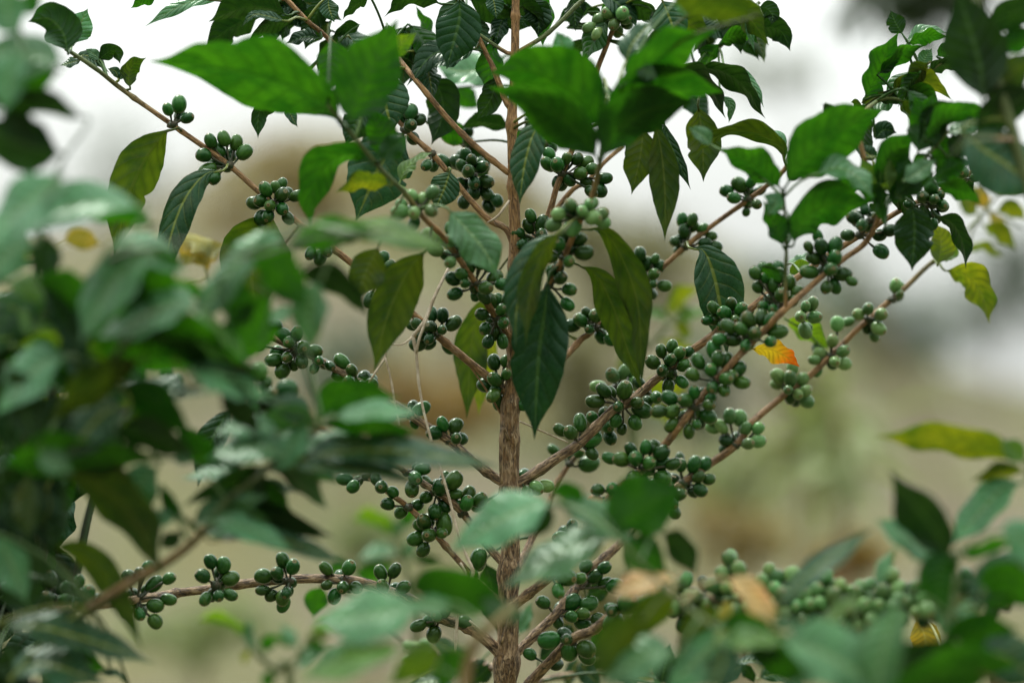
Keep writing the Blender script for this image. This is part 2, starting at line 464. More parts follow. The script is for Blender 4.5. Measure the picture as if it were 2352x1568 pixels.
def finish_clusters():
    allb = []
    for pl, n0, items in CLUSTERS:
        for it in items: allb.append((it, n0))
    for _ in range(14):                                     # settle them against each other
        for i in range(len(allb)):
            a = allb[i][0]
            for j in range(i + 1, len(allb)):
                b = allb[j][0]; dv = a[0] - b[0]
                if abs(dv.x) > .013 or abs(dv.z) > .013 or abs(dv.y) > .013: continue
                l = dv.length; mind = .0112 * (a[1] + b[1]) / 2
                if l < mind:
                    k = (mind - l) * .5
                    if l < 1e-5: dv = Vector((.001, .01, .001))
                    u = Vector((dv.x * .45, dv.y if abs(dv.y) > .002 else math.copysign(.004, dv.y if dv.y else 1), dv.z * .45)).normalized()
                    a[0] = a[0] + u * k; b[0] = b[0] - u * k
    for pl, n0, items in CLUSTERS:
        rng = random.Random(int(n0.x * 1e5) ^ int(n0.z * 1e5))
        V, F = [], []; made = []
        for c, s, m in items:
            ax = (c - n0)
            if ax.length < .002: ax = Vector((0, -1, 0))
            l = ax.length; ax.normalize()
            ax = (ax + Vector((rng.uniform(-.25, .25), rng.uniform(-.3, .15), rng.uniform(-.25, .25)))).normalized()
            st = c - ax * .0064 * s
            mp = n0.lerp(st, .5) + Vector((0, 0, rng.uniform(-.002, .001)))
            tv, tf, *_ = tube_data([n0 + Vector((rng.uniform(-.002, .002), 0, rng.uniform(-.002, .002))), mp, st], [.0013, .0009, .0013], .004, 6)
            o = len(V); V += tv; F += [tuple(i + o for i in f) for f in tf]
            made.append((c, ax, s, m))
        o = len(V); kk = rng.uniform(.0042, .0056)
        for i in range(1, 6):
            for j in range(8):
                th, ph = PI * i / 6, 2 * PI * j / 8; rr = kk * rng.uniform(.75, 1.15)
                V.append(n0 + Vector((rr * math.sin(th) * math.cos(ph), rr * math.sin(th) * math.sin(ph), rr * .8 * math.cos(th))))
        F += [(o + i * 8 + j, o + i * 8 + (j + 1) % 8, o + (i + 1) * 8 + (j + 1) % 8, o + (i + 1) * 8 + j) for i in range(4) for j in range(8)]
        co = mesh_obj('fruit_cluster', V, F, STALK, pl.t, origin=n0); BERRIES.setdefault(pl, [])
        for c, ax, s, m in made:
            o = bpy.data.objects.new('berry', rng.choice(BM[m])); o.location = c - n0
            o.rotation_mode = 'QUATERNION'
            o.rotation_quaternion = ax.to_track_quat('Z', 'X'); o.scale = (s, s, s * rng.uniform(.95, 1.06)); link(o, co); BERRIES[pl].append(o)
            if m == 'orange': o['label'] = 'ripening orange berry'

# ------------------------------------------------------------------ the fruiting coffee tree
tree = Plant('coffee_tree', 'coffee tree in sharp focus with peeling brown trunk and clusters of green berries', 'coffee tree', (-.006, 2.10, 0), seed=3)
TR = [(1160, 1620), (1160, 1568), (1166, 1490), (1167, 1400), (1168, 1330), (1172, 1270), (1172, 1200), (1171, 1120), (1172, 1040), (1171, 960), (1178, 870), (1182, 760),
      (1182, 640), (1183, 560), (1181, 480), (1179, 400), (1176, 330), (1176, 262), (1181, 180), (1183, 112), (1184, 20), (1187, -60)]
TRR = [29, 29, 28, 27, 25, 24, 24, 24, 25, 25, 20, 18, 16.5, 16, 15, 14, 12.5, 13, 11.5, 11.5, 10.5, 10]
w = [Vector((-.03, 2.10, -.02)), Vector((-.025, 2.1, .35)), Vector((-.012, 2.10, .7))] + [P(0, x, y, 0) for x, y in TR]
rr = [.016, .0145, .0125] + [r * S * D0 * .86 for r in TRR]
_L = [0]
for i in range(len(w) - 1): _L.append(_L[-1] + (w[i + 1] - w[i]).length)
def at_y(y):
    ys = [p[1] for p in TR]
    return float(np.interp(-y, [-a for a in ys], _L[3:]))
kn = [(at_y(y), a, s) for y, a, s in ((12, .3, .003), (118, .35, .005), (262, .4, .006), (403, .35, .005), (585, .25, .006), (640, .15, .004), (770, .2, .006), (905, .2, .007), (985, .12, .005), (1108, .28, .009), (1290, .3, .010), (1395, .12, .006), (1500, .3, .011))]
V, F, BC, T, c, r = tube_data(w, rr, .0025, 36, .09, kn, 5)
zz = np.array([v[2] for v in V]); yy = 784 - (zz - CAMZ) / (S * D0)
mesh_obj('trunk', V, F, BARK, tree.t, origin=w[0], attrs={'bark': ('FLOAT_VECTOR', BC), 'old': ('FLOAT', np.interp(yy, [0, 350, 600, 900, 1100], [.1, .18, .36, .5, .66])), 'green': ('FLOAT', np.zeros(len(V)))})
for q in c[::2]: tree.skel.append(Vector(q))

B = lambda *a, **k: branch(tree, *a, **k)
B(0, [(1172, 905), (1120, 865), (1010, 775), (930, 705), (800, 598), (690, 515), (600, 445), (520, 375), (400, 290), (280, 205), (220, 158, -.02), (150, 112, -.03)], (9.5, 4.6), (.45, 0), .78)
B(0, [(1165, 1112), (1138, 1097), (1090, 1060), (1030, 1010), (960, 965), (880, 910), (800, 865), (720, 820), (612, 768, -.02)], (12, 7.5), (.9, .85))
B(0, [(1165, 1400), (1142, 1375), (1092, 1330), (1004, 1231), (938, 1164), (885, 1126), (835, 1088, .02)], (9, 5), (.8, .4))
B(0, [(1168, 1305), (1128, 1263), (1054, 1168), (998, 1126), (938, 1087), (903, 1062, -.02), (830, 1025, -.05), (740, 985, -.1), (620, 935, -.15), (497, 876, -.18)], (9.5, 5), (.8, .2))
B(0, [(1163, 1520), (1130, 1480), (1075, 1440), (1019, 1421), (962, 1386), (902, 1361), (843, 1340), (780, 1330), (674, 1329), (551, 1341), (480, 1352), (400, 1362), (290, 1380, -.06), (215, 1392, -.08), (120, 1400, -.1)], (14, 9), (1, .75))
B(0, [(1176, 400), (1162, 393), (1089, 333), (1031, 275), (957, 188), (931, 155, .01), (890, 105, .03)], (7.5, 5.5), (.2, 0), .85)
B(0, [(1182, 575), (1163, 527), (1122, 504), (1075, 453), (1001, 363), (957, 322), (930, 296), (850, 190, .02), (752, 87, .02), (712, 54), (685, 27), (640, -20)], (7.5, 5), (.35, .1))
B(0, [(1174, 250), (1163, 235), (1146, 190), (1129, 148), (1112, 114), (1092, 67), (1070, 20)], (7.5, 4.5), (.3, .1))
B(0, [(655, 0, .02), (600, -12), (520, 2), (400, -12), (280, -25)], (4, 3), (.1, 0), .3)
B(0, [(1181, 124), (1163, 121), (1130, 100), (1102, 81), (1070, 66)], (5, 3.6), (.2, 0), .2)
B(0, [(1186, 124), (1200, 114), (1244, 87), (1284, 54), (1321, 17), (1355, -15)], (6, 4.5), (.1, 0), .1)
B(0, [(1186, 650), (1215, 590), (1250, 530), (1277, 435), (1291, 400), (1321, 326), (1345, 245, .02), (1368, 170, .03), (1395, 100, .03), (1418, 40, .03), (1425, -10, .03)], (8, 5.5), (.3, .1))
B(0, [(1181, 445, .01), (1205, 395, .03), (1230, 356, .05), (1274, 309, .06), (1350, 255, .08), (1450, 225, .1), (1540, 190, .1), (1603, 155, .08), (1657, 104, .06), (1690, 60, .06), (1745, 5, .05)], (6, 4), (.1, 0), .72)
B(0, [(1184, 610, .01), (1240, 525, .04), (1280, 477, .05), (1318, 433, .05), (1348, 418, .05), (1381, 380, .05), (1430, 335, .06)], (7, 5), (.2, .1))
B(0, [(1184, 770, -.01), (1240, 690, -.05), (1277, 624, -.07), (1297, 587, -.08), (1317, 540, -.09), (1338, 497, -.1), (1361, 447, -.11), (1378, 373, -.13), (1388, 302, -.15), (1405, 242, -.16), (1424, 190, -.17)], (8, 5), (.1, 0), .6)
B(0, [(1180, 790, -.01), (1132, 718, -.03), (1089, 645, -.05), (1045, 581, -.06), (1015, 540, -.08), (971, 497, -.09), (927, 440, -.11), (870, 383, -.13), (800, 299, -.16), (753, 242, -.18)], (8, 4.5), (.1, 0), .5)
B(0, [(1172, 1118), (1192, 1108), (1243, 1077), (1278, 1052), (1331, 1017), (1405, 944), (1445, 923), (1516, 863), (1573, 816), (1654, 759), (1704, 725), (1758, 681), (1825, 641), (1855, 621), (1922, 574), (1976, 540), (2067, 484), (2144, 447), (2218, 403), (2245, 390)], (13, 5), (.85, .15))
B(0, [(1168, 1400, -.01), (1194, 1379, -.02), (1243, 1340, -.04), (1278, 1309, -.05), (1345, 1215, -.06), (1408, 1133, -.06), (1440, 1105, -.06), (1482, 1070, -.06), (1531, 1017, -.06), (1559, 980, -.07), (1620, 903, -.07), (1657, 860, -.08), (1704, 809, -.08), (1755, 759, -.09), (1805, 708, -.1), (1889, 634, -.08), (1939, 594, -.07), (1990, 554, -.07), (2020, 480, -.08), (1990, 380, -.1), (1960, 270, -.1)], (12, 5.5), (.8, .2), .93)
B(0, [(1166, 1515, .01), (1197, 1488, .02), (1278, 1407, .03), (1313, 1361, .04), (1342, 1330, .05), (1366, 1298, .05), (1415, 1256, .06), (1490, 1175, .07), (1560, 1115, .08), (1630, 1066, .09), (1693, 1020, .09), (1728, 970, .09), (1798, 910, .1), (1862, 860, .1), (1933, 792, .11), (1973, 752, .11), (2023, 708, .12), (2074, 665, .12), (2134, 608, .12), (2185, 575, .12)], (11.5, 5.5), (.9, .3), .86)
B(0, [(1160, 1640), (1218, 1568), (1268, 1513, -.02), (1320, 1463, -.04), (1363, 1446, -.05), (1419, 1400, -.07), (1500, 1385, -.1), (1640, 1375, -.14), (1770, 1380, -.17), (1900, 1412, -.19), (1975, 1403, -.2), (2139, 1386, -.22), (2240, 1366, -.22), (2360, 1350, -.22)], (13, 6), (.95, .5))
B(0, [(1172, 1330, .01), (1204, 1277, .04), (1225, 1228, .06), (1243, 1200, .07), (1275, 1119, .09), (1299, 1077, .1), (1313, 1059, .1), (1335, 1035, .1)], (10, 5), (.6, .5))
B(0, [(1180, 915, .01), (1230, 880, .03), (1281, 836, .04), (1338, 776, .06), (1355, 765, .06), (1395, 722, .07), (1472, 661, .08), (1533, 604, .08), (1580, 561, .08), (1637, 517, .08), (1744, 440, .07), (1808, 383, .06), (1825, 345, .06)], (8, 5.5), (.3, .1))
B(0, [(1172, 1000), (1158, 965), (1120, 900), (1070, 830), (1032, 800)], (3, 1.6), (.6, .3), knots=(), name='twig', skel=False)
B(0, [(1195, 590, -.015), (1198, 610, -.02), (1182, 660, -.02), (1176, 720, -.02)], (5, 4), (1, 1), knots=(), name='twig', skel=False)
B(0, [(1168, 1010, -.01), (1154, 980, -.015), (1150, 1050, -.016), (1152, 1110, -.014)], (5, 4), (1, 1), knots=(), name='twig', skel=False)
B(0, [(1188, 1290, -.014), (1190, 1330, -.016), (1176, 1400, -.018), (1150, 1480, -.016)], (7, 4), (1, 1), knots=(), name='twig', skel=False)
B(0, [(1805, 712, -.1), (1804, 640, -.11), (1806, 575, -.12), (1803, 490, -.13), (1797, 440, -.14)], (4.2, 3.5), (.2, 0), .1)
B(0, [(1960, 275, -.1), (2010, 236, -.05), (2060, 205, -.02), (2124, 168), (2160, 145), (2191, 124), (2260, 60)], (4.5, 3.5), (0, 0), .1)
B(0, [(1975, 540, -.05), (2060, 430, -.1), (2120, 370, -.12), (2180, 300, -.13)], (4, 3), (0, 0), .1)
B(0, [(1165, 1540, .05), (1090, 1520, .2), (1010, 1505, .26), (930, 1480, .28)], (9, 6), (.9, .6))
B(0, [(1165, 1590, .02), (1250, 1560, .15), (1350, 1545, .2), (1500, 1540, .25), (1680, 1540, .25)], (8, 5), (.9, .6))
B(0, [(2360, 1560, -.1), (2300, 1530, -.1), (2220, 1530, -.1), (2150, 1545, -.1)], (6, 5), (.8, .5))

B(0, [(690, 515), (610, 610, .1), (530, 680, .17), (492, 660, .2), (470, 615, .2)], (4, 2.5), (.1, 0), .3, knots=())
B(0, [(2150, 598, .12), (2190, 560, .2), (2222, 527, .28), (2262, 485, .33), (2292, 448, .35), (2312, 425, .35)], (4, 3), (0, 0), .2, knots=())
B(0, [(2262, 485, .33), (2310, 503, .35), (2350, 525, .35)], (3, 2), (0, 0), -.2, knots=())
L_ = lambda *a, **k: leaf(tree, *a, **k)
# --- leaves, upper left
L_(1, [(465, 372), (430, 230), (330, 130), (190, 150)], 270, 118, 'deep', -.06, wave=.05)
L_(1, [(500, 310), (545, 180), (600, 60)], 180, 40, 'pale', .01)
L_(1, [(505, 395), (600, 385), (750, 500)], 90, 45, 'teal')
L_(1, [(560, 410), (500, 425), (410, 450)], 60, 50, 'teal')
L_(1, [(690, 415), (640, 370), (585, 335)], 70, 30, 'pale')
L_(1, [(665, 415), (760, 350), (800, 370), (822, 440)], 100, 120, 'deep')
L_(1, [(810, 545), (790, 490), (735, 470)], 60, 45, 'teal')
L_(1, [(812, 550), (840, 500), (870, 485)], 50, 40, 'teal')
L_(1, [(890, 610), (880, 530), (905, 450), (1000, 395)], 110, 130, 'olive')
L_(1, [(1205, 880), (1130, 905), (990, 1100), (880, 1350), (775, 1765)], 320, 152, 'olive', -.02, wave=.06)
L_(1, [(1540, 1160), (1400, 1195), (1260, 1370), (1160, 1650), (1120, 1990)], 200, 28, 'teal', -.03, wave=.07, label='blue-grey hanging leaf')
L_(0, [(630, 478), (590, 560), (578, 650), (600, 738)], 150, 150, 'olive', .0)
L_(1, [(1100, -60), (1000, -10), (890, 60)], 90, 120, 'green')
L_(1, [(1560, -10), (1350, 0), (1180, 70), (990, 182)], 85, 40, 'pale', .02)
L_(2, [(340, 110), (200, 60), (0, 60), (-215, 150)], 190, 115, 'deep', -.02)
L_(2, [(320, 150), (180, 110), (90, 105), (10, 185)], 60, 45, 'teal', -.04)
L_(2, [(400, 110), (310, 140), (170, 190), (50, 290)], 100, 130, 'deep')
L_(2, [(715, 890), (560, 700), (200, 540), (-200, 460), (-620, 418)], 400, 118, 'green', -.17, wave=.07, label='broad fresh green leaf lit from behind')
L_(2, [(740, 880), (800, 700), (930, 430), (1080, 130)], 380, 122, 'green', -.18, wave=.06)
L_(2, [(990, 420), (1080, 330), (1210, 225)], 130, 115, 'lime', -.1)
L_(2, [(620, 250), (640, 400), (600, 640)], 190, 125, 'green', -.12)
L_(2, [(930, 470), (975, 640), (1010, 780), (1050, 915)], 330, 25, 'teal', -.01, wave=.04)
L_(2, [(1150, 880), (1020, 1020), (900, 1260), (790, 1515)], 410, 20, 'teal', .04, wave=.05)
L_(2, [(880, 700), (800, 830), (720, 1000)], 170, 30, 'deep', .04)
L_(2, [(960, 1115), (985, 980), (940, 850), (890, 735)], 180, 120, 'green', -.13)
L_(2, [(962, 1105), (1050, 1000), (1155, 925)], 140, 50, 'green', -.14)
L_(2, [(905, 1115), (760, 1050), (590, 1130), (500, 1330), (480, 1560)], 190, 130, 'green', -.14, .02)
L_(2, [(1040, 1272), (930, 1235), (800, 1250), (645, 1320)], 120, 130, 'yellowgreen', -.12)
L_(2, [(1085, 1260), (1130, 1160), (1220, 1080), (1325, 1040)], 85, 60, 'lime', -.05)
L_(2, [(1440, 1160), (1400, 1280), (1335, 1430)], 330, 25, 'teal', -.03, sharp=.75, wave=.05, label='broad blue-green leaf with pale midrib')
L_(6, [(1410, -40), (1560, 120), (1680, 270), (1770, 460)], 230, 38, 'pale', -.12, label='pale blue-green leaf crossing the trunk')
L_(2, [(1500, -30), (1500, 130), (1450, 330), (1412, 475)], 290, 15, 'deep', -.02, wave=.05)
L_(2, [(1640, 345), (1500, 330), (1330, 370), (1220, 480), (1140, 590)], 160, 40, 'deep', 0)
L_(2, [(1840, 380), (1650, 470), (1500, 490), (1310, 430)], 220, 50, 'pale', .14)
L_(2, [(1420, 815), (1270, 800), (1250, 600), (1380, 700), (1310, 990)], 10, 20, 'deep', .03, bites=0) if False else L_(2, [(1270, 520), (1370, 640), (1380, 800), (1308, 992)], 235, 150, 'deep', .05)
L_(2, [(1470, 600), (1550, 680), (1640, 740)], 160, 125, 'green', .2)
L_(2, [(1760, 500), (1730, 640), (1690, 720), (1612, 825)], 150, 150, 'deep', .02)
L_(2, [(1870, 880), (1700, 840), (1600, 840), (1495, 885)], 110, 135, 'deep', .08)
L_(2, [(600, -20), (610, 60), (645, 155)], 150, 30, 'teal')
L_(2, [(570, -20), (520, 100), (470, 170), (400, 245)], 150, 130, 'deep', .03)
L_(2, [(890, -20), (800, 30), (740, 80), (700, 140)], 80, 130, 'deep')
L_(2, [(1380, 30), (1250, -15), (1100, 10), (980, 125)], 120, 125, 'deep', .0)
L_(2, [(1270, 340), (1280, 200), (1200, 40)], 90, 125, 'green', .06)
L_(2, [(1720, -50), (1740, 40), (1755, 132)], 120, 25, 'teal')
L_(2, [(830, 165), (720, 200), (630, 255)], 90, 120, 'deep', .03)
L_(2, [(310, 690), (200, 710), (130, 780), (122, 948)], 110, 140, 'deep', 0)
L_(2, [(320, 700), (350, 790), (395, 872)], 70, 30, 'teal', .02)
L_(2, [(560, 265), (440, 255), (310, 300)], 90, 60, 'deep', .01)
L_(2, [(600, 160), (590, 230), (620, 290)], 60, 120, 'olive', .03)
# --- leaves, upper middle
L_(3, [(865, 900), (640, 640), (330, 490), (55, 500)], 380, 125, 'green', -.17, wave=.07, label='broad dark green leaf in front of the trunk')
L_(3, [(822, 1110), (660, 900), (380, 690), (45, 590)], 300, 130, 'green', -.185, wave=.06, label='fresh green leaf overlapping the dark one before the trunk')
L_(3, [(880, 900), (1000, 720), (1300, 610), (1680, 630)], 300, 122, 'green', -.17, wave=.06)
L_(3, [(826, 1110), (930, 900), (1150, 760), (1480, 690)], 280, 128, 'green', -.185, wave=.06)
L_(3, [(960, 600), (1150, 430), (1400, 300), (1620, 205)], 230, 115, 'green', -.2)
L_(3, [(990, 440), (1050, 290), (1195, 125)], 160, 45, 'teal', -.15)
L_(3, [(600, 400), (560, 300), (520, 215)], 130, 30, 'pale', -.12)
L_(3, [(1050, 460), (1130, 490), (1215, 540)], 90, 40, 'pale', -.2)
L_(3, [(850, 540), (860, 680), (830, 830)], 90, 30, 'teal', -.1)
L_(3, [(450, 790), (360, 930), (300, 1160), (270, 1400)], 200, 30, 'teal', -.06, wave=.05)
L_(3, [(430, 850), (400, 1000), (330, 1200)], 80, 130, 'olive', -.05)
L_(3, [(340, -20), (400, 120), (395, 255)], 215, 25, 'deep', .02)
L_(3, [(360, 90), (300, 150), (265, 215)], 100, 30, 'deep', .04)
L_(3, [(600, 165), (660, 100), (730, 60)], 90, 125, 'deep', .05)
L_(3, [(720, 85), (790, 85), (840, 125)], 60, 120, 'deep', .04)
L_(3, [(580, 190), (660, 185), (745, 155)], 55, 120, 'deep', .05)
L_(3, [(640, -20), (680, 30), (720, 90)], 80, 125, 'deep', .05)
L_(3, [(1240, -10), (1290, 110), (1320, 200), (1335, 320)], 330, 28, 'teal', -.02, wave=.05, label='blue-green leaf with yellow midrib')
L_(3, [(985, -40), (1080, 50), (1180, 140), (1250, 252)], 120, 130, 'deep', .02)
L_(3, [(1180, 60), (1200, 150), (1240, 250)], 60, 40, 'deep', .01)
L_(3, [(1390, -40), (1395, 40), (1400, 125)], 140, 30, 'pale', -.15)
L_(3, [(1900, 110), (1700, 30), (1550, 0), (1330, -60)], 260, 130, 'olive', -.25)
L_(3, [(1620, -20), (1680, 90), (1700, 190)], 150, 130, 'olive', -.15)
L_(0, [(1655, -20), (1700, 20), (1735, 60), (1766, 106)], 55, 130, 'olive', -.05)
L_(4, [(90, 60), (180, 110), (205, 240), (237, 362)], 55, 30, 'pale', -.04)
L_(4, [(260, 50), (320, 60), (360, 110), (350, 170)], 150, 120, 'deep', .02)
L_(4, [(190, 210), (320, 190), (420, 220), (480, 350)], 140, 125, 'deep', .03)
L_(4, [(-10, 320), (80, 250), (200, 240), (260, 300)], 110, 118, 'green', .03)
L_(3, [(1310, 430), (1480, 510), (1600, 650), (1680, 812)], 130, 120, 'deep', .0)
L_(3, [(1050, 372), (1150, 320), (1300, 330)], 80, 120, 'deep', .03)
L_(4, [(-170, 465), (20, 490), (190, 620), (250, 730), (312, 812)], 150, 122, 'deep', .0)
L_(4, [(30, 460), (170, 520), (260, 640), (300, 740)], 70, 30, 'pale', .01)
L_(3, [(1120, 840), (1095, 1080), (1035, 1332)], 205, 155, 'olive', -.03)
L_(3, [(1190, 810), (1240, 1050), (1265, 1350), (1262, 1650)], 185, 150, 'olive', -.04, wave=.06)
L_(3, [(1245, 810), (1300, 980), (1370, 1130), (1442, 1300)], 90, 25, 'deep', 0)
L_(3, [(1490, 710), (1520, 980), (1527, 1245)], 230, 150, 'olive', .02)
L_(4, [(450, 1130), (410, 1000), (220, 900), (0, 925), (-190, 1062)], 130, 128, 'olive', -.02)
L_(4, [(440, 1060), (400, 940), (290, 895)], 80, 45, 'pale', 0)
L_(3, [(1590, 1000), (1510, 920), (1420, 870)], 90, 40, 'pale', -.12)
L_(3, [(1640, 650), (1715, 720), (1700, 845)], 60, 40, 'pale', .02)
# --- leaves, right
L_(4, [(425, 1300), (290, 1170), (130, 1080), (-5, 1010)], 190, 118, 'green', -.14)
L_(4, [(440, 1290), (560, 1110), (820, 900), (1125, 740)], 320, 116, 'green', -.15, wave=.07)
L_(4, [(640, 1195), (800, 1150), (940, 1210), (1052, 1365)], 120, 60, 'pale', -.16)
L_(4, [(495, 1690), (560, 1520), (740, 1400), (1060, 1375)], 230, 116, 'green', -.13)
L_(8, [(435, 240), (380, 80), (290, -90)], 130, 118, 'green', -.13)
L_(8, [(440, 250), (470, 140), (460, -30)], 60, 60, 'pale', -.12)
L_(4, [(320, 1470), (380, 1380), (290, 1330)], 90, 30, 'pale', -.14)
L_(4, [(980, 690), (1075, 515), (1140, 370), (1225, 215)], 190, 122, 'green', -.02)
L_(4, [(1075, 515), (1180, 420), (1300, 340), (1412, 310)], 105, 118, 'green', -.02)
L_(4, [(1250, 240), (1200, 160), (1165, 70)], 125, 130, 'deep', .0)
L_(4, [(1265, 290), (1400, 205), (1565, 230)], 75, 50, 'pale', .01)
L_(4, [(1270, 300), (1410, 250), (1555, 250)], 90, 120, 'green', -.01)
L_(4, [(1390, 470), (1400, 400), (1450, 330)], 100, 35, 'pale', .02)
L_(4, [(1400, 515), (1530, 440), (1665, 470)], 90, 120, 'deep', .0)
L_(4, [(1480, 390), (1560, 330), (1620, 300)], 90, 120, 'green', .0)
L_(4, [(1165, 650), (1260, 560), (1420, 560), (1582, 680)], 120, 120, 'yellowgreen', -.02)
L_(4, [(1215, 655), (1360, 650), (1450, 720), (1495, 810)], 140, 122, 'green', -.03)
L_(4, [(1075, 690), (1160, 670), (1260, 710)], 90, 125, 'deep', -.02)
L_(4, [(960, 710), (1010, 680), (1085, 655)], 60, 120, 'olive', 0)
L_(4, [(950, 760), (930, 700), (890, 700)], 50, 120, 'olive', 0)
L_(4, [(1350, 1060), (1400, 860), (1320, 650)], 220, 118, 'green', -.13)
L_(4, [(1390, 970), (1530, 830), (1680, 760), (1800, 740)], 140, 118, 'green', -.14)
L_(4, [(1540, 920), (1650, 870), (1800, 760)], 100, 50, 'pale', -.12)
L_(4, [(1075, 1290), (1160, 1090), (1340, 890)], 190, 118, 'green', -.12)
L_(4, [(1060, 960), (1120, 890), (1210, 910)], 120, 60, 'deep', -.05)
L_(4, [(1050, 1110), (1020, 1060), (930, 1000)], 110, 35, 'teal', -.05)
L_(4, [(1100, 1300), (1030, 1200), (960, 1080)], 130, 120, 'lime', -.12)
L_(4, [(1200, 1340), (1330, 1230), (1470, 1180)], 170, 116, 'green', -.13)
L_(4, [(1250, 1250), (1380, 1160), (1480, 1090)], 120, 50, 'pale', -.14)
L_(4, [(1460, 1230), (1560, 1160), (1720, 1100)], 150, 118, 'green', -.12)
L_(4, [(1480, 1130), (1530, 1000), (1540, 900)], 150, 118, 'green', -.11)
L_(4, [(1130, 1560), (1080, 1400), (1060, 1250)], 60, 120, 'green', -.12)
for a in (([(1290, 1300), (1260, 1180), (1290, 1050)], 130, 120, 'green'), ([(1160, 1400), (1240, 1290), (1380, 1240)], 120, 118, 'green'), ([(1120, 1420), (1060, 1330), (930, 1290)], 110, 118, 'green'),
          ([(1180, 1330), (1130, 1200), (1150, 1050)], 140, 122, 'lime'), ([(1330, 1290), (1400, 1220), (1420, 1100)], 100, 50, 'pale'), ([(1230, 1380), (1200, 1300), (1240, 1200)], 80, 45, 'pale'),
          ([(1480, 860), (1440, 760), (1460, 640)], 170, 122, 'green'), ([(1560, 1080), (1650, 980), (1700, 850)], 150, 122, 'deep')): L_(4, *a, -.12)
L_(8, [(1310, -80), (1330, 120), (1312, 395)], 260, 18, 'deep', -.08)
L_(8, [(1470, 10), (1600, 80), (1665, 230), (1682, 385)], 125, 128, 'deep', -.04)
L_(8, [(1490, 360), (1510, 200), (1460, 60)], 180, 124, 'yellowgreen', .08)
L_(8, [(1525, 385), (1680, 420), (1790, 560), (1845, 755)], 195, 122, 'yellowgreen', .1)
L_(8, [(1550, 330), (1600, 250), (1580, 200)], 70, 60, 'lime', .1)
L_(8, [(205, 930), (340, 930), (470, 990), (548, 1050)], 130, 120, 'orange', .02, label='yellow leaf with orange tip')
L_(8, [(440, 720), (560, 780), (660, 850), (745, 935)], 150, 120, 'lime', .12)
L_(8, [(470, 420), (530, 370), (625, 330)], 85, 118, 'lime', .03)
L_(8, [(270, 360), (330, 390), (420, 470)], 80, 118, 'green', -.11)
L_(8, [(440, 350), (560, 310), (640, 250)], 60, 50, 'pale', .06)
L_(7, [(1430, 235), (1530, 258), (1600, 440), (1650, 700), (1690, 970)], 320, 26, 'teal', .02, wave=.05, label='spotted blue-green leaf with yellow midrib')
# --- leaves, middle
L_(6, [(1295, 225), (1150, 400), (1010, 700), (915, 1080)], 290, 148, 'olive', -.1, wave=.06, label='hanging quilted olive leaf')
L_(6, [(955, 215), (870, 380), (790, 600)], 210, 148, 'olive', -.13)
L_(6, [(1690, 520), (1590, 850), (1550, 1405)], 215, 148, 'olive', .1)
L_(6, [(1740, 720), (1660, 1080), (1630, 1385)], 160, 148, 'yellowgreen', .12)
L_(6, [(500, 1430), (620, 1290), (780, 1230), (1000, 1290)], 200, 118, 'green', -.25)
L_(7, [(470, 420), (440, 700), (400, 1000), (372, 1545)], 380, 16, 'deep', -.09, wave=.08, label='long dark blue-green leaf hanging before the trunk')
L_(7, [(560, 110), (370, 280), (260, 600), (240, 920)], 200, 25, 'teal', -.12)
L_(7, [(590, 110), (450, 240), (350, 520), (312, 905)], 150, 145, 'olive', -.135, label='pale olive underside of a folded leaf')
L_(7, [(650, 340), (790, 420), (900, 620), (980, 850), (1112, 1220)], 210, 145, 'olive', -.05)
L_(7, [(690, 110), (850, 130), (980, 330), (1080, 650), (1105, 1190)], 200, 145, 'olive', -.07)
# --- leaves, lower
L_(10, [(1600, 760), (1640, 950), (1690, 1260)], 190, 150, 'deep', .1)
L_(10, [(1230, 1260), (1350, 1340), (1450, 1430), (1500, 1540)], 110, 28, 'teal', .2)
L_(10, [(1640, 1430), (1560, 1480), (1480, 1600)], 140, 60, 'deep', .15)
L_(10, [(1140, 1480), (1250, 1500), (1350, 1570)], 110, 55, 'deep', .22)
L_(10, [(1080, 1580), (1300, 1560), (1450, 1640)], 120, 50, 'teal', .2)
L_(10, [(540, 930), (500, 1030), (480, 1145)], 150, 120, 'green', .2)
L_(11, [(900, 1220), (800, 1280), (720, 1375)], 130, 120, 'green', .15)
L_(11, [(690, 1000), (770, 970), (860, 920)], 130, 120, 'deep', .12)
L_(11, [(600, 1180), (560, 1240), (530, 1320)], 110, 120, 'deep', .12)
L_(11, [(380, 1420), (450, 1370), (520, 1300)], 110, 120, 'deep', .14)
L_(11, [(250, 1260), (300, 1140), (340, 1030)], 90, 35, 'pale', .2)
L_(11, [(560, 1600), (600, 1490), (640, 1390)], 90, 30, 'teal', .2)
L_(11, [(640, 1420), (700, 1500), (800, 1600)], 130, 30, 'teal', .18)
L_(11, [(870, 1390), (950, 1480), (1040, 1620)], 130, 25, 'teal', .15)
L_(11, [(690, 1470), (800, 1420), (900, 1460)], 120, 120, 'deep', .22)
L_(11, [(940, 1450), (1050, 1430), (1160, 1450)], 80, 120, 'deep', .2)
L_(11, [(1020, 1530), (1080, 1500), (1160, 1530)], 80, 120, 'yellow', .25)
L_(11, [(1180, 1580), (1210, 1440), (1240, 1310)], 160, 140, 'deep', .1)
L_(11, [(1300, 1600), (1260, 1480), (1330, 1390)], 150, 140, 'deep', .12)
L_(11, [(1150, 1600), (1160, 1510), (1180, 1440)], 70, 30, 'pale', .18)
L_(11, [(1540, 1560), (1640, 1480), (1740, 1440)], 120, 50, 'teal', .15)
L_(11, [(60, 1440), (20, 1500), (-60, 1560)], 120, 120, 'deep', .12)
L_(12, [(60, 1440), (200, 1420), (400, 1440)], 60, 60, 'teal', .1)
L_(12, [(130, 1440), (190, 1500), (230, 1570)], 80, 120, 'deep', .12)
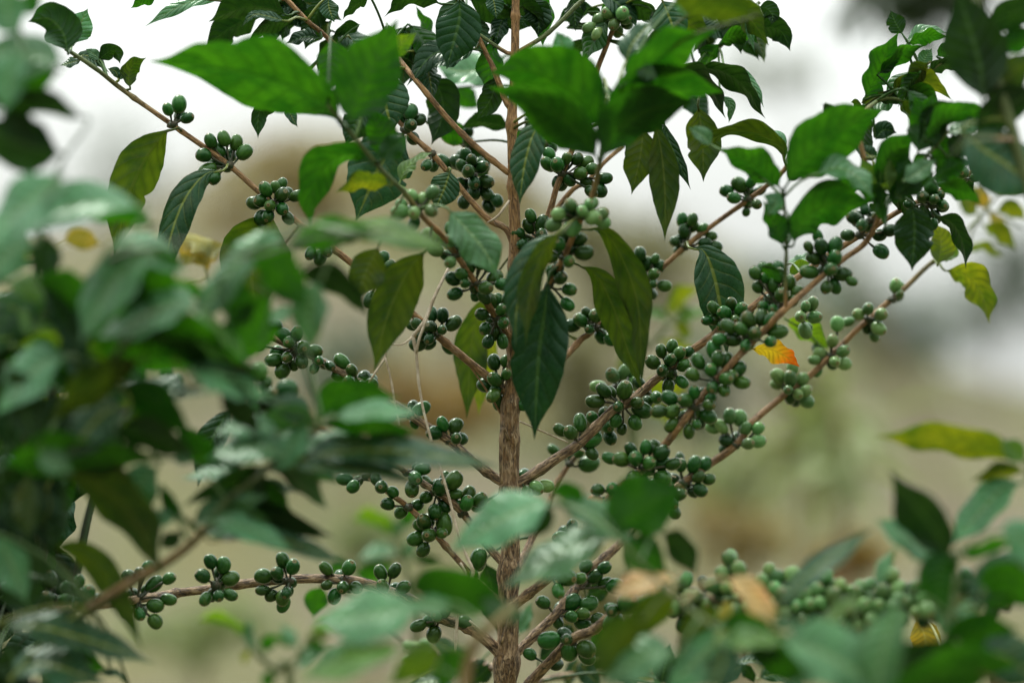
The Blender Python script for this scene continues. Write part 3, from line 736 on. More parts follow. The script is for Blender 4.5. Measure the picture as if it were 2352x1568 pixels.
L_(12, [(240, 1540), (380, 1500), (560, 1590)], 110, 40, 'teal', .14)
L_(12, [(1280, 1130), (1340, 1280), (1330, 1480)], 190, 125, 'yellow', .06)
L_(13, [(545, 45), (440, 180), (340, 400), (275, 645)], 200, 30, 'deep', -.08, label='quilted dark leaf with pale midrib')

for a in ((5, [(1395, 375), (1410, 260), (1300, 205), (1225, 330)], 130, 60, 'yellow'), (5, [(1410, 410), (1440, 280), (1560, 205)], 90, 60, 'yellow'), (5, [(1390, 370), (1330, 300), (1230, 350)], 80, 60, 'yellow'),
  (5, [(1120, 600), (1090, 570), (1060, 510)], 50, 120, 'yellow')): L_(*a, .2)
for a in ((4, [(1770, 1470), (1700, 1400), (1730, 1230)], 140, 120, 'yellowgreen'), (4, [(1820, 1440), (1780, 1320), (1810, 1240)], 110, 120, 'yellow'), (4, [(1900, 1340), (1910, 1280), (1840, 1240)], 80, 120, 'yellowgreen'),
  (4, [(1880, 1450), (1980, 1420), (2100, 1500)], 110, 120, 'yellowgreen'), (4, [(1920, 1320), (1990, 1270), (2090, 1290)], 80, 120, 'yellowgreen'), (4, [(1850, 1440), (1880, 1500), (1960, 1520)], 70, 60, 'yellow'),
  (8, [(1780, 70), (1900, 110), (2030, 250)], 110, 122, 'yellowgreen'), (8, [(1680, 270), (1780, 230), (1940, 305)], 70, 120, 'yellowgreen'), (4, [(1960, 1260), (1930, 1320), (1990, 1200)], 60, 60, 'lime')): L_(*a, .33)
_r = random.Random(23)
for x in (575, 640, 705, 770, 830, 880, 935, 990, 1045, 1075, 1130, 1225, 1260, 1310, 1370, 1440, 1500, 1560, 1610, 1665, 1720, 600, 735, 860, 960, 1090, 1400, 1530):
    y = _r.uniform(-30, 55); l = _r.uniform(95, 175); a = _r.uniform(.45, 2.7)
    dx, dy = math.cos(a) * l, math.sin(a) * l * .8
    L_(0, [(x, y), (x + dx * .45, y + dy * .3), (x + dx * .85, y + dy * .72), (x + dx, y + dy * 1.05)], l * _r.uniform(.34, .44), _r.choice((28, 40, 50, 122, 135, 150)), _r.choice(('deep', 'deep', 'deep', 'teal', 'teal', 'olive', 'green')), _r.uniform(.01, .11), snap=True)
for x, y, dx, dy, m, t in ((1000, 300, 90, 20, 'green', 118), (1060, 330, 60, 90, 'deep', 150), (1215, 250, 40, 90, 'deep', 30), (1180, 300, 60, 60, 'green', 120), (900, 250, -70, 80, 'deep', 140), (1440, 250, 90, 60, 'deep', 130), (1560, 200, 70, 80, 'deep', 40)):
    L_(0, [(x, y), (x + dx * .5, y + dy * .4), (x + dx, y + dy)], 52, t, m, .1)
for k in range(24):
    x = _r.choice((_r.uniform(560, 900), _r.uniform(960, 1180), _r.uniform(1200, 1700))); y = _r.uniform(-20, 150) if x < 1500 else _r.uniform(-20, 60)
    l = _r.uniform(80, 140); a = _r.uniform(.3, 2.8); dx, dy = math.cos(a) * l, math.sin(a) * l
    L_(0, [(x, y), (x + dx * .5, y + dy * .35), (x + dx, y + dy)], l * .4, _r.choice((30, 45, 120, 140)), _r.choice(('deep', 'deep', 'teal', 'olive', 'green')), _r.uniform(.03, .14), snap=True)
_r = random.Random(91)
for k in range(26):
    x, y = _r.choice(((2010, 236), (2060, 205), (2124, 168), (2160, 145), (2191, 124), (2235, 85), (2060, 430), (2120, 370), (2180, 300), (1990, 380), (1975, 320), (2144, 447), (1603, 155), (1657, 104)))
    x += _r.uniform(-25, 25); y += _r.uniform(-25, 25)
    l = _r.uniform(75, 135); a = _r.uniform(-.7, 3.0); dx, dy = math.cos(a) * l, math.sin(a) * l
    L_(0, [(x, y), (x + dx * .5, y + dy * .4 - 6), (x + dx, y + dy)], l * .34, _r.choice((35, 50, 118, 122, 135)), _r.choice(('deep', 'deep', 'green', 'green', 'teal', 'olive')), _r.uniform(-.14, .04), snap=True)
C_ = lambda *a, **k: cluster(tree, *a, **k)
C_(1, (1220, 850), [(1220, 720, 122), (1160, 755, 88), (1285, 810, 90)])
C_(1, (1545, 1110), [(1455, 970), (1530, 960), (1605, 975), (1665, 1035), (1487, 1015), (1470, 1105), (1400, 1080), (1425, 1150), (1465, 1220), (1405, 1245, 80)])
C_(2, (200, 1370), [(280, 1260, 80), (200, 1300), (290, 1340), (385, 1340), (95, 1385), (150, 1380), (225, 1420), (290, 1420), (165, 1490), (195, 1480), (330, 1490), (240, 1290, 80)])
C_(2, (1130, 860), [(1170, 770), (1220, 810, 90), (1170, 865), (1110, 810)], mat='dark')
C_(2, (1290, 1060), [(1280, 1135, 90)])
C_(2, (1590, 1200), [(1410, 1100), (1470, 1100), (1530, 1065, 90), (1530, 1140), (1590, 1120, 90), (1640, 1140), (1570, 1180), (1680, 1245), (1640, 1280), (1610, 1320), (1690, 1340), (1740, 1370), (1700, 1395), (1535, 1385), (1600, 1240)], .05, 'dark')
C_(2, (1560, 1000), [(1560, 915), (1555, 970, 80)], .1, 'dark')
C_(2, (1220, 1410), [(1320, 1320), (1180, 1340, 80), (1245, 1360), (1095, 1450), (1195, 1460), (1310, 1450, 90), (1105, 1400, 80)], -.09, 'light')
C_(6, (1440, 230), [(1440, 105), (1525, 130, 90), (1310, 165), (1345, 175, 90), (1440, 190), (1535, 195), (1590, 255), (1340, 245), (1440, 335, 90), (1550, 290, 90)], -.05, 'light')
C_(6, (1600, 480), [(1460, 445), (1515, 420, 90), (1570, 360), (1650, 340), (1690, 350), (1620, 320, 90), (1680, 510), (1470, 550), (1740, 430), (1790, 490), (1540, 480, 70)], -.04)
C_(6, (1730, 710), [(1720, 600), (1655, 690), (1790, 670), (1680, 790, 90), (1730, 830), (1700, 870), (1790, 870), (1800, 740, 90), (1770, 600), (1825, 590)], -.03)
C_(7, (360, 200), [(350, 25), (335, 80), (420, 70), (255, 140), (320, 180), (420, 150, 90), (290, 215, 80)])
C_(3, (545, 1215), [(470, 1060), (460, 1120), (530, 1130)])
C_(3, (590, 1225), [(590, 1090, 80), (665, 1090), (720, 1110), (690, 1190), (760, 1160), (740, 1250), (850, 1220), (800, 1300), (770, 1310, 90)], .01)
C_(3, (510, 940), [(515, 885), (590, 940), (430, 880, 80)], .04, 'dark')
C_(3, (720, 1470), [(620, 1405), (540, 1470), (625, 1480, 90), (740, 1410, 80), (830, 1470), (840, 1515), (770, 1390, 80), (505, 1540), (640, 1540), (770, 1500), (700, 1450, 80)], -.1, 'light')
C_(7, (570, 290), [(530, 230), (580, 150), (670, 195), (710, 265), (490, 290), (605, 330), (600, 105, 90)], -.08)
C_(7, (530, 480), [(540, 435), (610, 525), (600, 620), (500, 400, 80)], -.06)
C_(7, (770, 800), [(625, 765), (695, 720), (785, 705), (865, 760), (745, 790, 80), (825, 830), (890, 860), (720, 690, 80)], .06)
C_(7, (1420, 190), [(1385, 45), (1450, 45, 90), (1400, 115), (1475, 90, 80), (1525, 110), (1580, 155, 80), (1545, 200), (1610, 230)], .07)
C_(4, (210, 1350), [(45, 1310), (130, 1265), (210, 1245, 85), (210, 1300), (90, 1355), (240, 1400, 80), (185, 1435, 70)], .07)
C_(4, (470, 1120), [(515, 1005)], .05)
C_(7, (1130, 490), [(1045, 320), (1085, 300), (1135, 335), (1230, 365), (1090, 415), (1185, 420), (1260, 495), (1175, 490, 70), (1110, 530), (1180, 320, 70)], .07)
C_(7, (165, 1210), [(110, 1015), (165, 1010, 80), (105, 1130), (50, 1185), (175, 1100, 85), (90, 1240), (130, 1290), (290, 1310, 80)], -.02)
C_(7, (960, 1290), [(790, 1280), (845, 1215), (885, 1225), (985, 1205, 132), (940, 1320, 80), (1095, 1335, 130), (1070, 1290), (970, 1470, 80), (1065, 1420), (930, 1420)])
C_(7, (930, 1190), [(905, 1105), (990, 1085), (805, 1180), (1060, 1160), (1045, 1100, 85)], .07, 'light')
C_(7, (1140, 1220), [(1150, 1280), (1185, 1260)], .04)
C_(7, (660, 1530), [(555, 1480), (610, 1490), (685, 1430), (765, 1545, 140)])
C_(7, (840, 1440), [(770, 1390), (840, 1360), (870, 1455), (885, 1530), (790, 1500, 80)], .05)
C_(7, (1300, 1095), [(1245, 940), (1310, 910, 90), (1365, 960), (1290, 1005), (1180, 1015), (1245, 1065), (1290, 1165), (1380, 1150), (1390, 1040), (1420, 950, 80)])
C_(7, (1640, 1120), [(1500, 1010), (1450, 1105), (1570, 1070), (1600, 935), (1620, 990), (1690, 1010), (1580, 1190, 90), (1670, 1140), (1660, 1190, 90), (1760, 1060), (1780, 1150), (1720, 1110, 80)], -.07)
C_(7, (1450, 1340), [(1300, 1260), (1395, 1280), (1460, 1220), (1230, 1350), (1300, 1350), (1415, 1380), (1310, 1445), (1430, 1490), (1475, 1440, 70), (1555, 1390), (1560, 1300), (1570, 1265, 80)], -.06)
C_(7, (1700, 740), [(1595, 650), (1670, 680), (1590, 720), (1560, 730, 80), (1650, 770, 80), (1710, 630), (1765, 660), (1735, 720)], .0)
C_(8, (290, 850), [(60, 775), (140, 790), (215, 740), (280, 720), (330, 730), (70, 860), (225, 820), (165, 900, 85), (335, 880, 85), (395, 805), (10, 860)], -.08)
C_(8, (400, 640), [(265, 420), (300, 390), (390, 385), (300, 455, 70), (265, 500, 80), (350, 505), (395, 430), (470, 475), (525, 545), (360, 580), (420, 570), (290, 635, 80), (350, 655, 80), (470, 590, 90)], -.06)
C_(8, (560, 710), [(610, 635), (540, 695), (630, 700), (590, 800), (580, 640, 80)], .06, 'light')
C_(8, (720, 410), [(605, 230, 75), (675, 170, 85), (690, 220), (770, 225), (640, 310), (770, 305), (710, 310, 80), (610, 400), (815, 400), (720, 510, 90), (800, 480), (890, 460, 75), (740, 390)], -.08)
C_(8, (1050, 185), [(1095, 265, 105), (930, 40), (1010, 100, 80), (1150, 120), (1110, 140, 90)], -.04, 'dark')
C_(4, (1130, 1470), [(920, 1500), (1000, 1430, 80), (950, 1540, 90)], -.06, 'dark')
C_(4, (1440, 1400), [(1435, 1300), (1385, 1355), (1440, 1375, 80), (1490, 1400, 80), (1300, 1395, 70), (1480, 1345, 70), (1460, 1530, 80)], -.03)
C_(4, (1695, 1210), [(1635, 1195), (1720, 1225, 70), (1800, 1200, 80)], 0)
C_(8, (1195, 560), [(1190, 495), (1228, 510), (1210, 550, 70)], .12, 'light')
C_(8, (1000, 720), [(940, 690, 90), (990, 660), (880, 740, 85), (1085, 705), (1075, 775), (1060, 835, 85)], .11, 'light')
C_(8, (770, 940), [(800, 755), (760, 870), (830, 940), (690, 960), (640, 1000, 85), (845, 1025), (770, 1010), (670, 1085, 70)], .1, 'light')
C_(8, (490, 1190), [(390, 1115), (470, 1130), (500, 1055), (565, 1135), (455, 1200, 85), (575, 1210), (590, 1285), (390, 1170, 85), (520, 1230, 85)], .1, 'light')
C_(8, (80, 1540), [(55, 1400), (140, 1410), (185, 1460), (245, 1480), (250, 1540), (190, 1565), (5, 1440), (-60, 1400), (-30, 1460)], .09, 'light')
C_(11, (1060, 150), [(985, 40), (1090, 30), (850, 100, 90), (920, 110), (1010, 100), (1100, 130), (1180, 60), (1190, 140), (1260, 135), (995, 225), (1195, 225), (1130, 45)], -.06)
C_(11, (1340, 230), [(1325, 140), (1400, 140), (1455, 140), (1430, 220), (1490, 235), (1435, 305), (1310, 110, 80)], .08)
C_(11, (1250, 300), [(1025, 300), (1090, 350), (1130, 280), (1180, 320), (1210, 300), (1290, 345), (1255, 380), (1270, 450), (1010, 360, 80)], .06)
C_(11, (860, 340), [(765, 315, 85), (750, 375, 105, 'orange'), (860, 290), (940, 340, 90)], -.06)
C_(11, (610, 130), [(480, 45, 80), (645, 60, 80), (712, 135, 132)], .1)
C_(11, (600, 590), [(525, 610, 112), (600, 530)], .05)
C_(11, (330, 340), [(315, 310), (370, 290), (425, 280), (-20, 390)], .02, 'light')
C_(11, (500, 860), [(560, 885, 135), (530, 830, 80), (645, 880, 85), (520, 940)], -.04)
C_(11, (690, 890), [(695, 810), (760, 865), (805, 815, 90), (820, 915), (880, 935, 120)], .03)
C_(11, (500, 1110), [(410, 1040), (595, 1045, 125), (705, 1060, 115), (605, 1130), (670, 1175), (770, 1150), (670, 1110, 90)], .03)
C_(11, (910, 1090), [(960, 1040, 150), (860, 1080, 90), (865, 1165, 135)], -.07)
C_(11, (630, 1275), [(450, 1285, 130), (565, 1265), (585, 1365, 132), (690, 1345, 125), (700, 1395)], -.04)
C_(11, (390, 1430), [(325, 1385)], -.02)
C_(6, (370, 960), [(300, 835), (390, 825), (345, 880, 90), (250, 950), (240, 1005), (290, 1070), (430, 1005), (330, 980, 90), (445, 920), (510, 940), (370, 1035, 80), (130, 910, 80), (210, 760, 80), (262, 770, 80)], -.01)
C_(6, (540, 1045), [(545, 1010, 80), (520, 1050, 80), (620, 1040, 80)])
C_(6, (820, 1150), [(695, 1010), (770, 1070), (670, 1110, 85), (752, 1150, 90), (905, 1165, 90), (740, 1205, 90)])
C_(6, (1170, 1380), [(1230, 1330), (1190, 1440, 70), (1010, 1380)])
C_(6, (1425, 1530), [(1385, 1440), (1475, 1455), (1330, 1500), (1480, 1530, 90)])
C_(6, (1340, 830), [(1180, 765, 85), (1215, 760), (1320, 690), (1385, 700), (1450, 745), (1305, 795), (1385, 800, 75), (1215, 890), (1300, 850, 85), (1240, 835, 85)], -.01, 'dark')
C_(6, (930, 470), [(985, 310), (1010, 350), (940, 385), (910, 480, 85), (890, 590)], .02, 'dark')
C_(6, (560, 210), [(545, 290), (590, 265, 90), (500, 280, 90)], .0, 'dark')
C_(10, (1080, 200), [(1195, 165), (1145, 235), (1130, 280), (990, 100, 80), (955, 130)])
C_(10, (1290, 350), [(1310, 280, 125), (1395, 240, 125), (1210, 365), (1405, 340), (1335, 415), (1290, 460), (1325, 515, 130), (1415, 395, 80)])
C_(10, (1470, 420), [(1500, 350), (1560, 375), (1485, 385)])
C_(10, (1060, 410), [(995, 325), (965, 400), (1050, 460, 90)])
C_(10, (1245, 640), [(1205, 510), (1180, 545), (1245, 590), (1150, 630), (1190, 690), (1315, 585, 80)])
C_(10, (1530, 830), [(1562, 762, 125), (1530, 840, 70)])
C_(10, (900, 275), [(930, 285)])
C_(10, (760, 215), [(680, 235), (742, 280), (765, 250, 80)], .02)
C_(10, (320, 900), [(275, 765), (250, 845), (350, 800), (150, 880), (150, 955, 80), (205, 1000), (285, 1015), (280, 1045), (310, 970, 80)], -.03)
C_(10, (690, 880), [(565, 815), (715, 805), (680, 935), (760, 940), (620, 1000), (570, 920, 70)], -.02)
C_(10, (1000, 930), [(920, 845), (1010, 830), (940, 920), (1070, 935), (840, 1000, 80)], -.02)
C_(10, (1310, 1160), [(1165, 1190), (1235, 1165), (1270, 1255), (1300, 1110, 85), (1465, 1170, 95), (1330, 1100, 80)])
C_(9, (1410, 930), [(1385, 780), (1440, 800), (1330, 865), (1490, 890), (1350, 1010), (1440, 990, 80), (1510, 985)], -.04)
C_(9, (1030, 970), [(1110, 885, 85), (1000, 925), (840, 880), (960, 820, 85), (920, 850, 85), (1095, 1025), (1015, 1060), (920, 1105, 85), (1015, 1165), (850, 1090), (820, 970, 60), (940, 960, 60)], -.06)
C_(9, (560, 1060), [(440, 955), (440, 1015), (535, 1035), (590, 970), (520, 900, 85), (360, 1020, 70)], -.09)
C_(9, (240, 1050), [(135, 910), (250, 930), (100, 1010), (180, 1010), (260, 990), (320, 1010), (200, 1080), (60, 960), (330, 890)], -.12, 'dark')
C_(6, (200, 1290), [(180, 1170, 90), (320, 1210, 140), (110, 1240), (225, 1240), (100, 1330), (190, 1400, 90), (130, 1080, 120, 'light'), (60, 1160), (60, 1370), (250, 1330, 90)], -.18)
C_(5, (1180, 1150), [(1130, 1100), (1200, 1170), (1160, 1220), (1240, 1200)], -.15, 'dark')
C_(3, (940, 130), [(880, 60, 95), (880, 105), (820, 135, 100), (910, 180), (750, 190), (810, 245), (970, 120), (985, 135, 90), (945, 210, 85)], .02, 'light')
C_(10, (1250, 1420), [(1170, 1450), (1210, 1395, 80), (1105, 1420, 80), (1270, 1460, 85), (1210, 1320), (1360, 1480, 80), (1100, 1330, 80), (1150, 1350), (1340, 1380, 80)], .25, 'light')
C_(12, (60, 900), [(60, 760), (100, 830), (20, 860), (-30, 930)], -.17, 'light')
C_(12, (330, 1010), [(340, 850), (310, 930), (390, 940), (440, 880), (370, 900), (480, 1110), (260, 1000)], -.17, 'light')
C_(12, (570, 1090), [(690, 870), (640, 930), (700, 930), (510, 1110), (610, 1130), (560, 1060)], -.18, 'light')
C_(12, (800, 1090), [(780, 950), (720, 1010), (640, 1050), (860, 980), (900, 970), (960, 960), (780, 1140, 90)], -.19, 'light')
C_(12, (1080, 1090), [(1140, 900), (1060, 970), (1150, 990), (1200, 980), (1010, 1050), (1100, 1075), (960, 1130), (900, 1240, 85), (935, 1250, 80)], -.2, 'light')
C_(11, (1470, 1040), [(1405, 1010), (1340, 1040), (1350, 1110), (1270, 1080), (1490, 1100), (1600, 1000), (1330, 1140), (1430, 1160)], -.12)
C_(11, (1690, 1010), [(1640, 760), (1660, 840), (1680, 1060), (1720, 1120), (1600, 940)], -.15, 'light')
_r = random.Random(77)
for x0, y0, n_ in ((1500, 1380, 6), (1560, 1372, 6), (1625, 1375, 7), (1690, 1375, 7), (1745, 1378, 8), (1805, 1385, 8), (1865, 1400, 9), (1925, 1405, 8), (1985, 1400, 8), (2045, 1392, 7), (2110, 1388, 7), (2170, 1380, 6), (2290, 1362, 7)):
    C_(0, (x0, y0), [(x0 + _r.uniform(-34, 34), y0 + _r.uniform(-44, 34), _r.choice(('light', 'green', 'light'))) for _ in range(n_)], -.12 - .1 * (x0 - 1500) / 800)
C_(12, (1630, 1010), [(1570, 940), (1640, 920), (1680, 950), (1530, 1050), (1610, 1180), (1380, 970), (1620, 885), (1450, 960)], -.22)
C_(12, (1850, 850), [(1880, 790), (1790, 830), (1960, 930)], -.22)
C_(12, (1600, 1450), [(1500, 1415, 85), (1535, 1390, 80), (1635, 1385), (1600, 1435), (1690, 1430, 80), (1580, 1410, 80)], -.1, 'light')
C_(12, (1880, 1440), [(1820, 1405, 80), (1885, 1360), (1940, 1375, 90), (1780, 1530, 80), (1880, 1510)], -.1)
finish_clusters()
# ------------------------------------------------------------------ foreground and background shrubs
def foot(x, dd): return ((x - 1176) * S * (D0 + dd), D0 + dd, 0)
def ground_stem(pl, x0, t, pts, r, **kw):
    w = [Vector((pl.foot.x, pl.foot.y, -.02)), Vector((pl.foot.x * .6 + P(t, *pts[0]).x * .4, pl.foot.y, .45))] + [P(t, *p) for p in pts]
    n = len(w); rr = [(r[0] + (r[1] - r[0]) * i / (n - 1)) for i in range(n)]
    return stem(pl, w, rr, kw.pop('old', (.8, .3)), kw.pop('green', .9), name=kw.pop('name', 'stem'), step=.01, sides=8, **kw)

ls = Plant('coffee_shrub', 'out-of-focus coffee shrub with big grey-green leaves filling the left edge, closest to the viewer', 'coffee shrub', foot(-60, -.05), seed=40)
ground_stem(ls, 0, 0, [(110, 1750, -.02), (90, 1400, -.02), (120, 1050, -.1), (105, 700, -.28), (60, 300, -.36), (30, -30, -.38)], (.006, .002), mat=DARKSTEM)
SB = lambda *a, **k: branch(ls, *a, knots=(), **{'mat': DARKSTEM, **k})
SB(0, [(125, 1050, -.1), (250, 960, -.3), (420, 900, -.36), (600, 830, -.38)], (7, 4), green=.3)
SB(0, [(106, 740, -.26), (250, 600, -.4), (420, 560, -.53), (560, 590, -.48), (720, 545, -.42), (900, 530, -.36)], (7, 3), green=.3)
SB(0, [(120, 1050, -.1), (260, 820, -.4), (330, 740, -.54), (430, 710, -.54)], (6, 4), green=.3)
SB(0, [(106, 720, -.27), (90, 500, -.4), (150, 420, -.58)], (6, 4), green=.3)
SB(0, [(95, 1300, -.02), (60, 1050, -.2), (30, 800, -.3)], (7, 4), green=.3)
SB(0, [(205, 1392, -.3), (243, 1368, -.32), (316, 1323, -.32), (387, 1284, -.31), (457, 1228, -.31), (520, 1150, -.31), (600, 1090, -.31), (680, 1030, -.31), (740, 970, -.31)], (8, 5), (.6, 0), .42, mat=None)
FL = lambda *a, **k: leaf(ls, *a, **{**dict(nu=24, nh=4, bites=0), **k})
for a in (
 (1, [(150, 230), (60, 120), (60, -60)], 230, 45, 'pale', -.42), (1, [(130, 100), (200, 40), (260, -20)], 170, 118, 'green', -.4),
 (1, [(460, 440), (250, 380), (-60, 370)], 250, 50, 'pale', -.42), (1, [(150, 330), (80, 480), (50, 700)], 200, 35, 'pale', -.44),
 (1, [(420, 480), (250, 540), (110, 655)], 170, 120, 'green', -.42), (1, [(620, 830), (380, 730), (150, 690), (-40, 720)], 140, 120, 'deep', -.42),
 (1, [(-30, 760), (120, 820), (270, 970)], 150, 118, 'green', -.42), (1, [(450, 1060), (260, 1020), (50, 960), (-80, 880)], 320, 140, 'deep', -.42),
 (1, [(460, 1170), (280, 1320), (130, 1440), (-40, 1600)], 300, 45, 'pale', -.45), (1, [(1020, 1430), (700, 1390), (350, 1460), (60, 1640)], 230, 52, 'pale', -.42),
 (5, [(1075, 90), (850, 20), (560, 40)], 130, 116, 'green', -0.333), (5, [(330, 130), (310, 250), (330, 420)], 190, 140, 'deep', -0.370),
 (5, [(240, 260), (160, 270), (50, 280)], 100, 120, 'yellowgreen', -0.296), (5, [(430, 210), (530, 180), (650, 215)], 130, 120, 'yellow', -0.259),
 (5, [(230, 340), (130, 340), (20, 320)], 70, 45, 'pale', -0.296), (5, [(230, 420), (370, 500), (520, 620), (580, 810)], 260, 120, 'green', -0.385),
 (5, [(1090, 290), (880, 370), (720, 560), (640, 790)], 290, 38, 'pale', -0.407), (5, [(1390, 660), (1200, 610), (980, 700), (770, 830)], 230, 50, 'pale', -0.392),
 (5, [(1140, 740), (1350, 800), (1500, 900), (1640, 1060)], 210, 60, 'lime', -0.370), (5, [(560, 960), (850, 960), (1250, 1010), (1720, 1110)], 260, 118, 'green', -0.370),
 (5, [(1180, 1000), (1400, 1010), (1700, 1080)], 150, 50, 'teal', -0.370), (5, [(1050, 520), (1220, 500), (1390, 570)], 90, 118, 'green', -0.333),
 (5, [(1840, 120), (1680, 280), (1500, 500), (1370, 740)], 170, 42, 'pale', -0.348), (6, [(320, 140), (120, 240), (-60, 380)], 180, 45, 'pale', -0.333),
 (6, [(310, 270), (520, 170), (820, 110)], 170, 118, 'green', -0.311), (6, [(560, 110), (800, 90), (1050, 130), (1290, 225)], 150, 60, 'lime', -0.300),
 (6, [(370, 430), (560, 430), (720, 520), (805, 665)], 160, 125, 'deep', -0.311), (6, [(560, 450), (480, 620), (500, 860)], 220, 30, 'pale', -0.370),
 (6, [(230, 530), (130, 640), (-80, 900)], 230, 118, 'green', -0.348), (6, [(310, 780), (170, 830), (20, 980)], 170, 116, 'green', -0.259),
 (6, [(380, 640), (280, 690), (180, 730)], 80, 45, 'pale', -0.281), (6, [(-150, 430), (-60, 560), (40, 700)], 220, 118, 'green', -0.348),
 (5, [(200, 830), (300, 930), (410, 1160)], 180, 120, 'green', -0.370), (5, [(320, 940), (380, 1030), (400, 1130)], 110, 40, 'pale', -0.370),
 (5, [(100, 900), (160, 1050), (200, 1200)], 230, 125, 'green', -0.333), (5, [(60, 850), (20, 1000), (-40, 1180)], 200, 140, 'deep', -0.296),
 (5, [(420, 800), (500, 950), (560, 1150)], 190, 35, 'teal', -0.333), (5, [(640, 1370), (800, 1390), (960, 1420), (1100, 1525)], 190, 116, 'lime', -0.250),
 (5, [(700, 1200), (950, 1210), (1310, 1230)], 140, 48, 'teal', -0.311), (5, [(640, 1160), (760, 1100), (860, 1080)], 140, 120, 'yellowgreen', -0.296),
 (5, [(250, 1180), (200, 1300), (150, 1480)], 200, 30, 'pale', -0.333), (5, [(100, 1280), (60, 1400), (80, 1560)], 220, 140, 'deep', -0.311),
 (5, [(420, 1200), (380, 1350), (330, 1560)], 230, 35, 'teal', -0.311), (5, [(520, 1000), (560, 1200), (480, 1400)], 200, 125, 'deep', -0.296),
 (9, [(-40, 160), (300, 90), (600, 70), (920, 120)], 250, 118, 'green', -0.370), (9, [(250, 40), (330, 110), (440, 170)], 150, 45, 'pale', -0.385),
 (9, [(380, 200), (650, 280), (850, 460), (945, 750)], 270, 125, 'olive', -0.333), (9, [(1050, 150), (930, 260), (900, 460)], 210, 35, 'pale', -0.311),
 (9, [(1160, 500), (1060, 490), (950, 520)], 100, 45, 'pale', -0.330), (9, [(1190, 480), (1110, 400), (1080, 300)], 70, 118, 'green', -0.330),
 (9, [(290, 670), (520, 710), (720, 920), (820, 1230)], 165, 148, 'olive', -0.280), (9, [(-30, 1180), (250, 1200), (550, 1280), (840, 1395)], 200, 45, 'teal', -0.311),
 (9, [(-20, 580), (60, 760), (140, 960)], 200, 35, 'pale', -0.333), (9, [(0, 250), (120, 420), (160, 600)], 250, 140, 'deep', -0.311),
 (9, [(180, 200), (200, 380), (180, 560)], 160, 50, 'olive', -0.333), (9, [(300, 300), (330, 420), (270, 520)], 130, 30, 'teal', -0.296),
 (9, [(50, 1560), (250, 1440), (580, 1570)], 200, 50, 'teal', -0.311), (9, [(0, 1300), (80, 1400), (60, 1560)], 200, 140, 'deep', -0.296),
 (9, [(60, 640), (160, 700), (290, 860)], 160, 140, 'deep', -0.296), (9, [(20, 840), (100, 900), (200, 1100)], 240, 140, 'deep', -0.259),
 (9, [(720, 1490), (560, 1430), (370, 1435)], 90, 118, 'green', -0.200), (9, [(600, 1400), (480, 1370), (360, 1400)], 65, 122, 'yellowgreen', -0.200),
 (9, [(840, 1580), (760, 1510), (570, 1505)], 40, 60, 'green', -0.200),
 (13, [(1130, 160), (1000, 60), (850, 40)], 160, 48, 'teal', -0.320), (13, [(1130, 190), (1010, 270), (890, 480)], 160, 40, 'pale', -0.320),
 (13, [(900, 250), (680, 180), (480, 250)], 150, 48, 'pale', -0.310), (13, [(960, 430), (700, 340), (420, 440)], 230, 50, 'pale', -0.320),
 (13, [(470, 420), (300, 360), (170, 190)], 170, 118, 'green', -0.310), (13, [(240, 460), (180, 430), (110, 440)], 90, 35, 'pale', -0.320),
 (13, [(1000, 440), (1250, 390), (1500, 390), (1800, 400)], 190, 52, 'teal', -0.310), (10, [(430, 120), (800, 50), (1150, 70), (1490, 150)], 170, 52, 'teal', -0.310),
 (13, [(900, 480), (1150, 500), (1450, 520), (1780, 590)], 130, 55, 'teal', -0.320), (13, [(860, 490), (600, 550), (280, 730)], 110, 130, 'deep', -0.300),
 (13, [(1150, 200), (1400, 160), (1780, 230)], 120, 116, 'green', -0.300), (13, [(210, 940), (400, 830), (700, 740)], 180, 50, 'pale', -0.310),
 (13, [(330, 960), (650, 830), (900, 880), (1130, 1005)], 150, 135, 'deep', -0.300), (13, [(370, 1040), (700, 980), (950, 1040), (1210, 1180)], 130, 52, 'teal', -0.300),
 (13, [(750, 480), (740, 620), (700, 780)], 90, 140, 'deep', -0.300), (13, [(570, 590), (620, 660), (700, 680)], 70, 60, 'lime', -0.290),
 (13, [(110, 870), (60, 860), (-30, 900)], 130, 40, 'pale', -0.310), (13, [(180, 900), (80, 760), (20, 660)], 70, 50, 'green', -0.310),
 (13, [(130, 950), (100, 1010), (20, 1060)], 110, 140, 'deep', -0.310), (10, [(0, 440), (120, 430), (470, 610)], 90, 135, 'deep', -0.300),
): FL(*a[:5], dd=a[5])
_r = random.Random(5)
for x, y, dx, dy, w_, t, m in ((250, 560, 150, 60, 70, 50, 'pale'), (430, 600, -120, 90, 75, 118, 'green'), (560, 590, 120, 100, 80, 118, 'green'), (200, 640, 150, 120, 85, 120, 'green'), (340, 760, 160, 70, 80, 118, 'green'),
      (420, 850, 170, 60, 75, 48, 'pale'), (260, 900, 150, 80, 80, 120, 'green'), (300, 930, -130, 110, 80, 40, 'teal'), (480, 880, 100, 110, 60, 120, 'deep'), (160, 820, -140, 110, 90, 45, 'pale'), (250, 1000, 170, 40, 70, 120, 'deep'), (90, 560, -120, 90, 80, 42, 'pale')):
    FL(0, [(x, y), (x + dx * .5, y + dy * .3 - 12), (x + dx, y + dy)], w_, t, m, dd=-.38)

